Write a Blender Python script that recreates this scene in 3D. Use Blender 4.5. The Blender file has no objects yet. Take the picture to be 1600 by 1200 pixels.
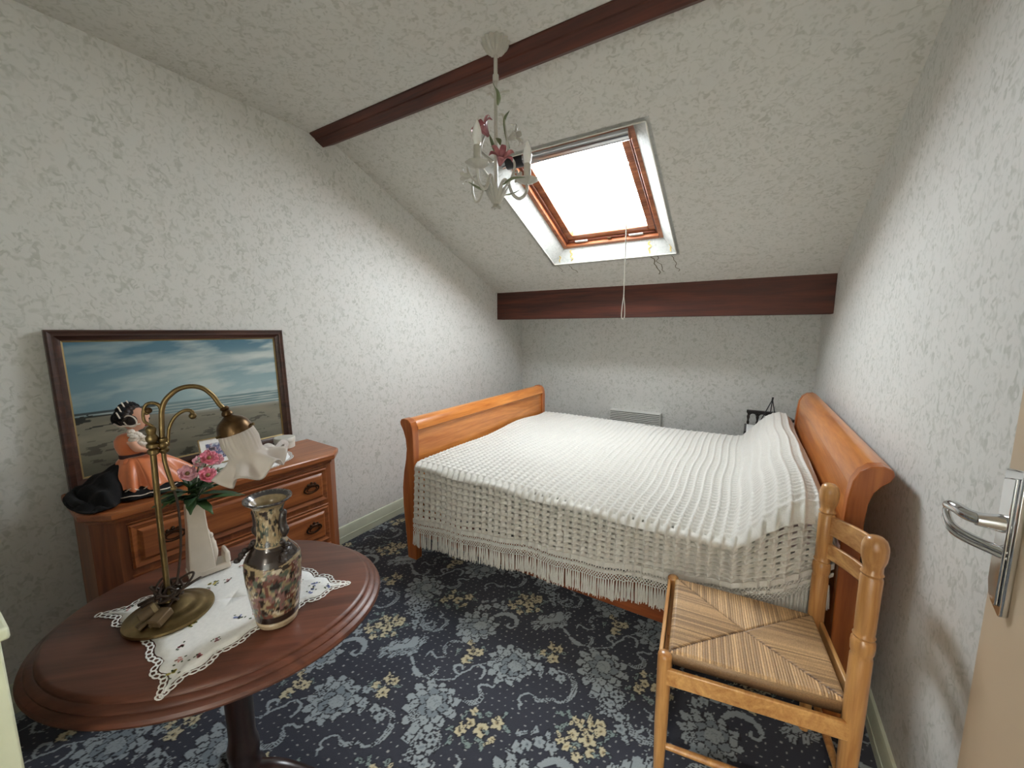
import bpy, bmesh, math, random
import numpy as np
from mathutils import Vector, Matrix, Quaternion
random.seed(11)
SC = bpy.context.scene
COL = SC.collection
PI = math.pi

# ------------------------------------------------------------------ camera, sky, exposure
cam_data = bpy.data.cameras.new('camera')
cam_data.sensor_width = 36.0
cam_data.lens = 615.0 / 1600.0 * 36.0
cam_data.clip_start = 0.02
cam = bpy.data.objects.new('camera', cam_data)
COL.objects.link(cam)
cam.location = (0, 0, 1.4)
cam.rotation_euler = (math.radians(90 - 7.686), 0, math.radians(31.192))
SC.camera = cam

world = bpy.data.worlds.new('overcast_sky')
SC.world = world
world.use_nodes = True
world.node_tree.nodes['Background'].inputs[0].default_value = (0.89, 0.955, 1.0, 1)
world.node_tree.nodes['Background'].inputs[1].default_value = 9.0
SC.view_settings.view_transform = 'Standard'
SC.view_settings.look = 'None'
SC.view_settings.gamma = 1.0
SC.view_settings.use_curve_mapping = False
SC.view_settings.exposure = 2.05
SC.cycles.max_bounces = 12
SC.cycles.diffuse_bounces = 8
SC.cycles.use_denoising = True

# ------------------------------------------------------------------ helpers
def lin(r, g, b):
    f = lambda c: (c / 255 / 12.92) if c / 255 <= 0.04045 else ((c / 255 + 0.055) / 1.055) ** 2.4
    return (f(r), f(g), f(b), 1.0)

class MB:
    def __init__(s):
        s.v = []; s.f = []; s.c = []
    def add(s, vs, fs, col=None):
        o = len(s.v)
        s.v.extend([tuple(p) for p in vs])
        s.f.extend([tuple(i + o for i in f) for f in fs])
        if col is not None:
            s.c.extend([col] * len(vs))
        return s
    def box(s, a, b, M=None, col=None):
        (x0, y0, z0), (x1, y1, z1) = a, b
        vs = [(x0, y0, z0), (x1, y0, z0), (x1, y1, z0), (x0, y1, z0), (x0, y0, z1), (x1, y0, z1), (x1, y1, z1), (x0, y1, z1)]
        if M is not None:
            vs = [M @ Vector(p) for p in vs]
        return s.add(vs, [(0, 3, 2, 1), (4, 5, 6, 7), (0, 1, 5, 4), (1, 2, 6, 5), (2, 3, 7, 6), (3, 0, 4, 7)], col)
    def tube(s, pts, r, n=8, flat=1.0, caps=True, col=None, up=None):
        pts = [Vector(p) for p in pts]
        m = len(pts)
        rs = r if isinstance(r, (list, tuple)) else [r] * m
        t0 = (pts[1] - pts[0]).normalized()
        ref = Vector(up) if up else (Vector((0, 0, 1)) if abs(t0.z) < 0.9 else Vector((1, 0, 0)))
        nrm = (ref - t0 * ref.dot(t0)).normalized()
        vs = []
        for i, p in enumerate(pts):
            t = (pts[min(i + 1, m - 1)] - pts[max(i - 1, 0)]).normalized()
            nrm = (nrm - t * nrm.dot(t)).normalized()
            bi = t.cross(nrm)
            for k in range(n):
                a = 2 * PI * k / n
                vs.append(p + (nrm * math.cos(a) * flat + bi * math.sin(a)) * rs[i])
        fs = []
        for i in range(m - 1):
            for k in range(n):
                k2 = (k + 1) % n
                fs.append((i * n + k, i * n + k2, (i + 1) * n + k2, (i + 1) * n + k))
        if caps:
            fs.append(tuple(reversed(range(n))))
            fs.append(tuple(range((m - 1) * n, m * n)))
        return s.add(vs, fs, col)
    def lathe(s, prof, n=32, M=None, ex=1.0, ey=1.0, flute=None, col=None):
        vs = []; fs = []
        for (r, z) in prof:
            for k in range(n):
                a = 2 * PI * k / n
                rr = r * (1 + (flute[1] * math.cos(flute[0] * a) if flute else 0))
                p = Vector((rr * math.cos(a) * ex, rr * math.sin(a) * ey, z))
                vs.append(M @ p if M is not None else p)
        for i in range(len(prof) - 1):
            for k in range(n):
                k2 = (k + 1) % n
                fs.append((i * n + k, i * n + k2, (i + 1) * n + k2, (i + 1) * n + k))
        if prof[0][0] > 1e-5:
            fs.append(tuple(reversed(range(n))))
        if prof[-1][0] > 1e-5:
            fs.append(tuple(range((len(prof) - 1) * n, len(prof) * n)))
        return s.add(vs, fs, col)
    def ball(s, c, r, nu=16, nv=10, col=None, M=None):
        if not isinstance(r, (tuple, list)): r = (r, r, r)
        prof = [(math.sin(PI * i / nv), -math.cos(PI * i / nv)) for i in range(nv + 1)]
        prof[0] = (1e-4, -1); prof[-1] = (1e-4, 1)
        T = Matrix.Translation(c) @ (M if M is not None else Matrix.Identity(4)) @ Matrix.Diagonal((r[0], r[1], r[2], 1))
        return s.lathe(prof, nu, T, col=col)
    def prism(s, poly, a, b, f, col=None):
        """poly 2d points, extruded between a and b; f(u, v, t) -> point"""
        n = len(poly)
        vs = [f(u, v, a) for u, v in poly] + [f(u, v, b) for u, v in poly]
        fs = [(k, (k + 1) % n, n + (k + 1) % n, n + k) for k in range(n)]
        fs += [tuple(reversed(range(n))), tuple(range(n, 2 * n))]
        return s.add(vs, fs, col)
    def grid(s, nu, nv, f, col=None):
        vs = [f(i / (nu - 1), j / (nv - 1)) for j in range(nv) for i in range(nu)]
        fs = [(j * nu + i, j * nu + i + 1, (j + 1) * nu + i + 1, (j + 1) * nu + i) for j in range(nv - 1) for i in range(nu - 1)]
        return s.add(vs, fs, col)
    def mesh(s, name, off=(0, 0, 0), angle=40):
        me = bpy.data.meshes.new(name)
        vs = np.array(s.v, dtype=np.float64) - np.array(off)
        me.from_pydata(vs.tolist(), [], s.f)
        if s.c:
            at = me.color_attributes.new(name='Col', type='FLOAT_COLOR', domain='POINT')
            a = np.ones((len(s.v), 4), dtype=np.float32)
            a[:len(s.c), :3] = np.array([c[:3] for c in s.c])
            at.data.foreach_set('color', a.ravel())
        bm = bmesh.new(); bm.from_mesh(me)
        bmesh.ops.recalc_face_normals(bm, faces=bm.faces)
        bm.to_mesh(me); bm.free()
        me.polygons.foreach_set('use_smooth', [True] * len(me.polygons))
        me.set_sharp_from_angle(angle=math.radians(angle))
        return me

def obj(mb, name, m, parent=None, world=True, bevel=0, angle=40, kind=None, label=None, solid=0):
    """one mesh object; with world=True its points are world points and the parent only shifts them"""
    off = tuple(parent['_abs']) if (parent is not None and world) else (0, 0, 0)
    me = mb.mesh(name, off, angle) if isinstance(mb, MB) else mb
    o = bpy.data.objects.new(name, me)
    COL.objects.link(o)
    if m is not None and not len(me.materials): me.materials.append(m)
    if parent is not None:
        o.parent = parent
    o['_abs'] = off
    if bevel:
        b = o.modifiers.new('bevel', 'BEVEL'); b.width = bevel; b.segments = 2; b.limit_method = 'ANGLE'; b.angle_limit = math.radians(50)
    if solid:
        b = o.modifiers.new('thickness', 'SOLIDIFY'); b.thickness = solid; b.offset = 0
    if kind: o['kind'] = kind
    if label: o['label'] = label
    return o

def tag(o, label, cat, group=None, kind=None):
    o['label'] = label; o['category'] = cat
    if group: o['group'] = group
    if kind: o['kind'] = kind
    return o

def thing(name, loc, label=None, cat=None, rotz=0, group=None, kind=None):
    o = bpy.data.objects.new(name, None)
    COL.objects.link(o)
    o.empty_display_size = 0.05
    o.location = loc; o.rotation_euler = (0, 0, rotz)
    o['_abs'] = tuple(loc)
    if label: o['label'] = label
    if cat: o['category'] = cat
    if group: o['group'] = group
    if kind: o['kind'] = kind
    return o

def single(mb, name, m, loc, label, cat, **kw):
    me = mb.mesh(name, loc, kw.pop('angle', 40))
    o = obj(me, name, m, None, **kw)
    o.location = loc
    o['_abs'] = tuple(loc)
    return tag(o, label, cat)

def bez(pts, n=8):
    """Catmull-Rom through the points"""
    P = [Vector(p) for p in pts]
    P = [P[0] * 2 - P[1]] + P + [P[-1] * 2 - P[-2]]
    out = []
    for i in range(1, len(P) - 2):
        a, b, c, d = P[i - 1], P[i], P[i + 1], P[i + 2]
        for k in range(n):
            t = k / n
            out.append(0.5 * ((2 * b) + (c - a) * t + (2 * a - 5 * b + 4 * c - d) * t * t + (3 * b - a - 3 * c + d) * t ** 3))
    out.append(P[-2])
    return out

def sstep(a, b, x):
    t = np.clip((x - a) / (b - a), 0, 1)
    return t * t * (3 - 2 * t)

def vnoise(x, y, seed=0):
    xi = np.floor(x).astype(np.int64); yi = np.floor(y).astype(np.int64)
    fx = x - xi; fy = y - yi
    fx = fx * fx * (3 - 2 * fx); fy = fy * fy * (3 - 2 * fy)
    def h(a, b):
        n = (a * 374761393 + b * 668265263 + seed * 974634777) & 0xffffffff
        n = ((n ^ (n >> 13)) * 1274126177) & 0xffffffff
        return ((n ^ (n >> 16)) & 0xffff) / 65535.0
    return (h(xi, yi) * (1 - fx) + h(xi + 1, yi) * fx) * (1 - fy) + (h(xi, yi + 1) * (1 - fx) + h(xi + 1, yi + 1) * fx) * fy
def fbm(x, y, o=4, seed=0):
    s = 0; a = 0.5; t = 0
    for k in range(o):
        s = s + a * vnoise(x * 2 ** k, y * 2 ** k, seed + k); t += a; a *= 0.5
    return s / t

# ------------------------------------------------------------------ materials
def nmat(name):
    m = bpy.data.materials.new(name); m.use_nodes = True
    nt = m.node_tree
    return m, nt, nt.nodes['Principled BSDF']
def N(nt, kind, **kw):
    n = nt.nodes.new(kind)
    for k, v in kw.items():
        if k.startswith('i_'): n.inputs[k[2:].replace('_', ' ')].default_value = v
        else: setattr(n, k, v)
    return n
def L(nt, a, b): nt.links.new(a, b)
def ramp(nt, fac, stops):
    r = N(nt, 'ShaderNodeValToRGB')
    while len(r.color_ramp.elements) < len(stops): r.color_ramp.elements.new(0.5)
    for e, (p, c) in zip(r.color_ramp.elements, stops):
        e.position = p; e.color = c if len(c) == 4 else (*c, 1)
    L(nt, fac, r.inputs[0]); return r
def bump(nt, b, h, strength=0.3, dist=0.01):
    n = N(nt, 'ShaderNodeBump'); n.inputs['Strength'].default_value = strength; n.inputs['Distance'].default_value = dist
    L(nt, h, n.inputs['Height']); L(nt, n.outputs[0], b.inputs['Normal'])

def plain(name, c, rough=0.5, metal=0.0, var=0.12, scale=30, bmp=0.0, coat=0.0, sheen=0.0, trans=0.0):
    m, nt, b = nmat(name)
    tc = N(nt, 'ShaderNodeTexCoord'); no = N(nt, 'ShaderNodeTexNoise')
    no.inputs['Scale'].default_value = scale; no.inputs['Detail'].default_value = 4
    L(nt, tc.outputs['Object'], no.inputs['Vector'])
    c0 = tuple(x * (1 - var) for x in c[:3]); c1 = tuple(min(1, x * (1 + var)) for x in c[:3])
    r = ramp(nt, no.outputs['Fac'], [(0.3, c0), (0.7, c1)])
    L(nt, r.outputs[0], b.inputs['Base Color'])
    b.inputs['Roughness'].default_value = rough; b.inputs['Metallic'].default_value = metal
    b.inputs['Coat Weight'].default_value = coat; b.inputs['Sheen Weight'].default_value = sheen
    if trans: b.inputs['Transmission Weight'].default_value = trans
    if bmp: bump(nt, b, no.outputs['Fac'], bmp, 0.004)
    return m

def wood(name, dark, light, axis='X', rough=0.35, fine=22.0, along=1.6, coat=0.2, dist=1.2, off=0.0):
    m, nt, b = nmat(name)
    tc = N(nt, 'ShaderNodeTexCoord'); mp = N(nt, 'ShaderNodeMapping')
    sc = [fine, fine, fine]; sc['XYZ'.index(axis)] = along
    mp.inputs['Scale'].default_value = sc; mp.inputs['Location'].default_value = (off, off, off)
    L(nt, tc.outputs['Object'], mp.inputs['Vector'])
    n1 = N(nt, 'ShaderNodeTexNoise'); n1.inputs['Scale'].default_value = 1.0; n1.inputs['Detail'].default_value = 5; n1.inputs['Distortion'].default_value = dist
    L(nt, mp.outputs[0], n1.inputs['Vector'])
    n2 = N(nt, 'ShaderNodeTexNoise'); n2.inputs['Scale'].default_value = 7.0; n2.inputs['Detail'].default_value = 3
    L(nt, mp.outputs[0], n2.inputs['Vector'])
    mx = N(nt, 'ShaderNodeMath', operation='MULTIPLY_ADD'); mx.inputs[1].default_value = 0.35
    L(nt, n2.outputs['Fac'], mx.inputs[0]); L(nt, n1.outputs['Fac'], mx.inputs[2])
    r = ramp(nt, mx.outputs[0], [(0.45, dark), (0.68, tuple((a + c) / 2 for a, c in zip(dark, light))), (0.9, light)])
    L(nt, r.outputs[0], b.inputs['Base Color'])
    b.inputs['Roughness'].default_value = rough; b.inputs['Coat Weight'].default_value = coat; b.inputs['Coat Roughness'].default_value = 0.25
    bump(nt, b, mx.outputs[0], 0.08, 0.003)
    return m

def attr_mat(name, rough=0.6, bmp=0.0, scale=300, coat=0.0, sheen=0.0, var=0.0):
    m, nt, b = nmat(name)
    vc = N(nt, 'ShaderNodeVertexColor'); vc.layer_name = 'Col'
    out = vc.outputs['Color']
    tc = N(nt, 'ShaderNodeTexCoord'); no = N(nt, 'ShaderNodeTexNoise')
    no.inputs['Scale'].default_value = scale; no.inputs['Detail'].default_value = 2
    L(nt, tc.outputs['Object'], no.inputs['Vector'])
    if var:
        r = ramp(nt, no.outputs['Fac'], [(0.25, (1 - var,) * 3), (0.75, (1 + var,) * 3)])
        mx = N(nt, 'ShaderNodeMix', data_type='RGBA', blend_type='MULTIPLY'); mx.inputs[0].default_value = 1
        L(nt, out, mx.inputs[6]); L(nt, r.outputs[0], mx.inputs[7]); out = mx.outputs[2]
    L(nt, out, b.inputs['Base Color'])
    b.inputs['Roughness'].default_value = rough; b.inputs['Coat Weight'].default_value = coat; b.inputs['Sheen Weight'].default_value = sheen
    if bmp: bump(nt, b, no.outputs['Fac'], bmp, 0.003)
    return m

def wallpaper(name, base, fleck, stretch):
    m, nt, b = nmat(name)
    tc = N(nt, 'ShaderNodeTexCoord'); mp = N(nt, 'ShaderNodeMapping'); mp.inputs['Scale'].default_value = stretch
    L(nt, tc.outputs['Object'], mp.inputs['Vector'])
    n1 = N(nt, 'ShaderNodeTexNoise'); n1.inputs['Scale'].default_value = 40; n1.inputs['Detail'].default_value = 1.6; n1.inputs['Distortion'].default_value = 1.3
    n2 = N(nt, 'ShaderNodeTexNoise'); n2.inputs['Scale'].default_value = 17; n2.inputs['Detail'].default_value = 3; n2.inputs['Distortion'].default_value = 1.0
    n3 = N(nt, 'ShaderNodeTexNoise'); n3.inputs['Scale'].default_value = 240; n3.inputs['Detail'].default_value = 2
    for n in (n1, n2, n3): L(nt, mp.outputs[0], n.inputs['Vector'])
    f1 = ramp(nt, n1.outputs['Fac'], [(0.48, (0, 0, 0)), (0.66, (1, 1, 1))])
    f2 = ramp(nt, n2.outputs['Fac'], [(0.36, (0.40,) * 3), (0.60, (1, 1, 1))])
    mu = N(nt, 'ShaderNodeMath', operation='MULTIPLY'); L(nt, f1.outputs[0], mu.inputs[0]); L(nt, f2.outputs[0], mu.inputs[1])
    cmix = N(nt, 'ShaderNodeMix', data_type='RGBA'); cmix.inputs[6].default_value = base; cmix.inputs[7].default_value = fleck
    L(nt, mu.outputs[0], cmix.inputs[0]); L(nt, cmix.outputs[2], b.inputs['Base Color'])
    b.inputs['Roughness'].default_value = 0.75
    ad = N(nt, 'ShaderNodeMath', operation='MULTIPLY_ADD'); ad.inputs[1].default_value = 0.3
    L(nt, n3.outputs['Fac'], ad.inputs[0]); L(nt, mu.outputs[0], ad.inputs[2])
    bump(nt, b, ad.outputs[0], 0.25, 0.002)
    return m

M = {}
M['paper'] = wallpaper('wallpaper', lin(214, 214, 210), lin(188, 190, 183), (1, 1, 0.9))
M['paper_slope'] = wallpaper('wallpaper_ceiling', lin(208, 207, 201), lin(184, 184, 175), (0.9, 1, 1))
M['reveal'] = wallpaper('wallpaper_reveal_darkened', lin(188, 190, 186), lin(168, 172, 166), (1, 1, 1))  # same wallpaper, colour darkened to hold down the daylight on the reveals
M['beam'] = wood('beam_wood', lin(50, 21, 12), lin(98, 46, 29), 'X', 0.62, 14, 0.9, 0.05)
M['cherry'] = wood('bed_wood', lin(168, 92, 36), lin(222, 146, 74), 'Y', 0.28, 16, 1.2, 0.35)
M['cherry_v'] = wood('bed_wood_upright', lin(140, 70, 30), lin(190, 112, 54), 'Z', 0.3, 16, 1.2, 0.3)
M['cherry_x'] = wood('bed_wood_rail_shaded', lin(110, 50, 22), lin(152, 82, 40), 'X', 0.35, 16, 1.2, 0.2)  # bed wood darkened to paint in the shadow along the side rails
M['oak'] = wood('dresser_wood', lin(116, 58, 26), lin(172, 102, 54), 'X', 0.35, 20, 1.3, 0.25)
M['oak_v'] = wood('dresser_wood_upright', lin(108, 54, 26), lin(156, 90, 48), 'Z', 0.4, 20, 1.3, 0.2)
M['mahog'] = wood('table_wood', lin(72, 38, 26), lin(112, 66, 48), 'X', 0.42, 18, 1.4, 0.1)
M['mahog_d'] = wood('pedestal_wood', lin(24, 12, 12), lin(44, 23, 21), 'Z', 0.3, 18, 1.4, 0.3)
M['beech'] = wood('chair_wood', lin(150, 96, 50), lin(206, 156, 96), 'Z', 0.3, 26, 1.5, 0.35)
M['beech_x'] = wood('chair_wood_flat', lin(168, 112, 58), lin(218, 170, 108), 'Y', 0.3, 26, 1.5, 0.35)
M['pine'] = wood('window_wood', lin(120, 62, 32), lin(196, 122, 78), 'X', 0.35, 20, 1.5, 0.3)
M['pine_d'] = wood('window_wood_dark', lin(74, 36, 22), lin(120, 64, 42), 'X', 0.4, 20, 1.5, 0.2)
M['frame'] = wood('frame_wood', lin(44, 24, 18), lin(82, 50, 38), 'Y', 0.35, 24, 1.5, 0.3)
M['black_wood'] = wood('black_wood', lin(20, 14, 12), lin(42, 30, 26), 'Z', 0.35, 24, 1.5, 0.2)
M['gold'] = plain('gilt', lin(150, 130, 88), 0.45, 0.5, 0.1)
M['brass'] = plain('brass', lin(132, 113, 78), 0.36, 1.0, 0.2, 40)
M['brass_old'] = plain('aged_brass', lin(92, 70, 46), 0.35, 0.9, 0.3, 60)
M['handle_metal'] = plain('antique_pull_metal', lin(72, 52, 40), 0.35, 0.9, 0.3, 90)
M['chrome'] = plain('chrome', lin(215, 216, 218), 0.12, 1.0, 0.03)
M['alu'] = plain('aluminium', lin(214, 214, 216), 0.22, 1.0, 0.04)
M['black'] = plain('black_plastic', lin(22, 22, 26), 0.4, 0, 0.2)
M['cord'] = plain('brown_cord', lin(52, 36, 26), 0.5, 0, 0.15)
M['white_paint'] = plain('white_enamel', lin(214, 212, 202), 0.35, 0, 0.05, 60)
M['trim'] = plain('pale_green_paint', lin(196, 202, 182), 0.45, 0, 0.05, 12)
M['cream'] = plain('cream_paint', lin(228, 232, 206), 0.5, 0, 0.05, 12)
M['taupe'] = plain('taupe_panel', lin(150, 136, 112), 0.6, 0, 0.08, 12)
M['door'] = plain('door_paint', lin(196, 176, 150), 0.5, 0, 0.05, 4)
M['ceramic'] = plain('white_ceramic', lin(216, 206, 194), 0.16, 0, 0.05, 30, coat=0.6)
M['cloth'] = plain('white_cloth', lin(232, 232, 230), 0.85, 0, 0.04, 120, 0.15)
M['knit'] = plain('cotton_knit', lin(208, 205, 198), 0.95, 0, 0.06, 260, 0.4)
M['sheet'] = plain('pink_sheet', lin(226, 204, 204), 0.85, 0, 0.06, 60, 0.2)
M['mattress'] = plain('mattress_ticking', lin(206, 204, 196), 0.9, 0, 0.06, 60, 0.2)
M['satin'] = plain('orange_satin', lin(214, 122, 74), 0.36, 0, 0.12, 20, sheen=0.4)
M['black_cloth'] = plain('black_velvet', lin(7, 6, 8), 0.95, 0, 0.3, 80, 0.3)
M['lace'] = plain('white_lace', lin(226, 216, 204), 0.9, 0, 0.12, 120, 0.6)
M['skin'] = plain('doll_skin', lin(222, 168, 142), 0.4, 0, 0.05, 20)
M['hair'] = plain('dark_brown_hair', lin(40, 26, 20), 0.5, 0, 0.3, 120, 0.4)
M['lips'] = plain('painted_lips', lin(170, 52, 52), 0.4)
M['sash'] = plain('maroon_ribbon', lin(60, 20, 24), 0.5)
M['leaf'] = plain('green_leaf', lin(62, 92, 52), 0.45, 0, 0.3, 60)
M['leaf_d'] = plain('dark_green_leaf', lin(44, 70, 42), 0.45, 0, 0.3, 60)
M['leaf_metal'] = plain('green_enamel', lin(106, 116, 82), 0.45, 0, 0.2, 60)
M['pink'] = plain('pink_petal', lin(226, 128, 148), 0.55, 0, 0.2, 70)
M['pink_l'] = plain('pale_pink_petal', lin(234, 178, 190), 0.55, 0, 0.15, 70)
M['pink_m'] = plain('dusty_pink_enamel', lin(172, 112, 116), 0.45, 0, 0.25, 40)
M['white_m'] = plain('white_enamel_petal', lin(184, 182, 172), 0.4, 0, 0.06, 40)
M['bulb'] = plain('opal_bulb', lin(236, 236, 232), 0.12, 0, 0.02, 40, coat=0.7)
M['card_sleeve'] = plain('grey_candle_sleeve', lin(186, 182, 170), 0.5, 0, 0.05)
M['rubber'] = plain('brown_plug', lin(104, 84, 58), 0.5, 0, 0.12)
M['beige_plug'] = plain('beige_plug', lin(160, 142, 108), 0.5, 0, 0.1)
M['rad'] = plain('radiator_enamel', lin(214, 214, 208), 0.4, 0, 0.03)
M['dark_gap'] = plain('dark_gap', lin(40, 40, 40), 0.8)
M['stain'] = plain('damp_stain', lin(112, 106, 88), 0.9, 0, 0.25, 60)
M['stain_y'] = plain('yellow_stain', lin(196, 172, 104), 0.9, 0, 0.25, 60)
M['paint'] = attr_mat('painted_colours', 0.6)
M['vase_paint'] = attr_mat('vase_glaze', 0.22, 0.05, 120, 0.5, var=0.15)
M['carpet'] = attr_mat('carpet_pile', 0.95, 0.6, 420, 0, 0.1, var=0.22)
M['photo'] = attr_mat('photo_print', 0.3, 0, 60)
M['rush'] = attr_mat('rush_weave', 0.5, 0.3, 260, 0.1, 0, var=0.2)
m, nt, b = nmat('frosted_glass')
b.inputs['Base Color'].default_value = lin(226, 218, 210); b.inputs['Roughness'].default_value = 0.28
b.inputs['Transmission Weight'].default_value = 0.45; b.inputs['IOR'].default_value = 1.2
M['frost'] = m
m, nt, b = nmat('window_glass')
tr = N(nt, 'ShaderNodeBsdfTransparent'); gl = N(nt, 'ShaderNodeBsdfGlossy'); gl.inputs['Roughness'].default_value = 0.02
mx = N(nt, 'ShaderNodeMixShader'); mx.inputs[0].default_value = 0.06
L(nt, tr.outputs[0], mx.inputs[1]); L(nt, gl.outputs[0], mx.inputs[2])
L(nt, mx.outputs[0], nt.nodes['Material Output'].inputs[0])
M['glass'] = m

# ------------------------------------------------------------------ room shell
XL, XR, YB, YF, ZC = -2.24, 0.457, 3.93, -0.75, 2.52
YS = 1.62                                           # where the slope starts
SL = 0.415                                          # fall per metre
zs = lambda y: ZC - SL * (y - YS)
NRM = Vector((0, SL, 1)).normalized()               # slope normal, outwards
DWN = Vector((0, 1, -SL)).normalized()              # down the slope

def structure(o):
    o['kind'] = 'structure'
    return o

# carpet: one repeat of the woven pattern is drawn into an array, the floor's points take their colour from it
C_S=[(14,[(-232,139),(-204,116),(-178,101)]),(24,[(-171,91),(-135,76),(-108,78)]),(16,[(-107,77),(-83,97),(-76,119),(-84,140),(-99,138)]),(9,[(-86,84),(-42,97),(7,134),(19,169),(37,198),(43,224),(65,249),(91,279)]),(22,[(7,134),(9,134)]),(13,[(12,161),(-16,170),(-23,188),(-4,203),(12,190)]),(13,[(56,243),(92,235),(105,203),(101,191)]),(12,[(-86,84),(-47,80),(-27,66)]),(9,[(-164,156),(-169,185),(-152,187),(-122,178),(-91,201)]),(18,[(-100,211),(-123,230),(-127,261),(-112,287),(-75,305)]),(11,[(-351,312),(-309,278),(-266,276),(-234,285)]),(20,[(-234,285),(-214,316),(-215,355),(-243,378)]),(9,[(-243,378),(-270,371),(-271,391),(-297,402)]),(16,[(-321,300),(-272,291),(-251,304),(-263,326),(-279,326)]),(28,[(-49,505),(-17,550),(28,562),(62,547),(79,513)]),(14,[(79,513),(65,490),(43,492),(44,511)]),(22,[(100,81),(129,83),(151,107),(150,132),(130,147)]),(10,[(125,149),(117,161),(136,178),(167,185),(169,201)]),(9,[(324,373),(357,387),(387,393)]),(22,[(397,393),(425,381),(446,349),(449,308),(438,278)]),(10,[(435,274),(415,259),(391,262)]),(16,[(392,260),(373,244),(345,227),(325,235)]),(9,[(322,236),(303,235),(283,213),(281,191),(301,182),(294,173),(306,160)]),(12,[(656,348),(666,317),(693,300),(715,316),(713,332)]),(22,[(666,317),(692,289),(723,278),(750,286)])]
C_acan=[(-240,228),(-289,216),(-304,175),(-339,154),(-343,135),(-327,127),(-352,91),(-349,64),(-331,67),(-326,90),(-293,90),(-257,100),(-258,123),(-224,120),(-229,141),(-220,163),(-231,206)]
C_acv=[(-265,258),(-240,219),(-240,167),(-281,130),(-330,80)]
C_blue=[(43,-73),(86,-87),(54,-106),(77,-130),(105,-168),(23,-116),(240,356),(282,363),(250,411),(339,373),(381,360),(-134,528),(-112,552),(-78,584),(-34,588),(-413,359),(-393,393),(-369,322),(-351,282)]
C_bleaf=[(21,-139),(66,-168),(120,-92),(116,-124),(109,-69),(79,-52),(66,-148),(303,336),(214,389),(273,425),(-145,577),(-111,609),(-60,617),(-146,499),(-420,312),(-444,362),(-369,386),(-329,256)]
C_yel=[(24,226,24),(20,262,72),(17,179,23),(14,166,66),(18,163,-18),(11,279,13),(30,548,210),(26,562,185),(18,510,176),(17,520,227),(17,555,248),(18,581,259),(16,583,149),(15,547,115),(18,590,236),(15,507,127),(13,480,135),(13,500,231),(13,618,174),(20,-8,283),(20,19,295),(22,-4,237),(16,-43,321),(22,-187,-57),(16,-236,-48),(18,-215,-1),(18,-186,3)]
C_gleaf=[(130,-30),(143,38),(190,66),(217,83),(268,113),(303,71),(236,-9),(153,-63),(197,-37),(220,-43),(259,-23),(460,170),(472,191),(528,266),(625,248),(614,220),(472,237),(444,225),(602,188),(577,125),(530,148),(-61,251),(28,321),(-162,-9),(-258,-54)]
C_peon=[(6,-1,105),(167,315,100),(-83,415,100)]

TW, TH = 1.0, 0.98
RES = 0.0025
NX, NY = int(TW / RES), int(TH / RES)
tile = np.zeros((NY, NX, 3)); tile[:] = lin(45, 48, 60)[:3]
gx, gy = np.meshgrid((np.arange(NX) + 0.5) * RES, (np.arange(NY) + 0.5) * RES)
def stamp(cx, cy, rad, fn):
    """fn(dx, dy) -> list of (mask, colour); stamped at every lattice copy"""
    for (ox, oy) in ((0, 0), (TW / 2, TH / 2)):
        px, py = (cx + ox) % TW, (cy + oy) % TH
        n = int(rad / RES) + 2
        ix = np.arange(int(px / RES) - n, int(px / RES) + n + 1); iy = np.arange(int(py / RES) - n, int(py / RES) + n + 1)
        dx = ((ix + 0.5) * RES - px)[None, :] + 0 * iy[:, None]; dy = ((iy + 0.5) * RES - py)[:, None] + 0 * ix[None, :]
        wx, wy = dx + 0.0022 * np.sin((dy + cy) * 210 + cx * 40) + 0.0016 * np.sin((dx + cx) * 330), dy + 0.0022 * np.sin((dx + cx) * 240 + cy * 55) + 0.0014 * np.sin((dy + cy) * 390)
        dx, dy = (wx, wy) if rad > 0.0121 else (dx, dy)
        I, J = np.meshgrid(iy % NY, ix % NX, indexing='ij')
        for mk, col in fn(dx, dy):
            tile[I[mk], J[mk]] = col[:3]
CB, CBD, CDK = lin(142, 151, 156), lin(116, 126, 133), lin(28, 30, 40)
CYL, CYD, CGL, CDOT = lin(186, 177, 148), lin(150, 136, 106), lin(122, 138, 136), lin(158, 160, 158)
for a in range(34):
    for c in range(17):
        stamp((a + 0.5 * (c % 2)) * TW / 34, c * TH / 34 + 0.004 * (a % 2), 0.004, lambda x, y: [(x * x + y * y < 0.0027 ** 2, CDOT)])
def ell(x, y, cx, cy, a, b2, ang):
    c, s = math.cos(ang), math.sin(ang)
    u = (x - cx) * c + (y - cy) * s; v = -(x - cx) * s + (y - cy) * c
    return (u / a) ** 2 + (v / b2) ** 2
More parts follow.
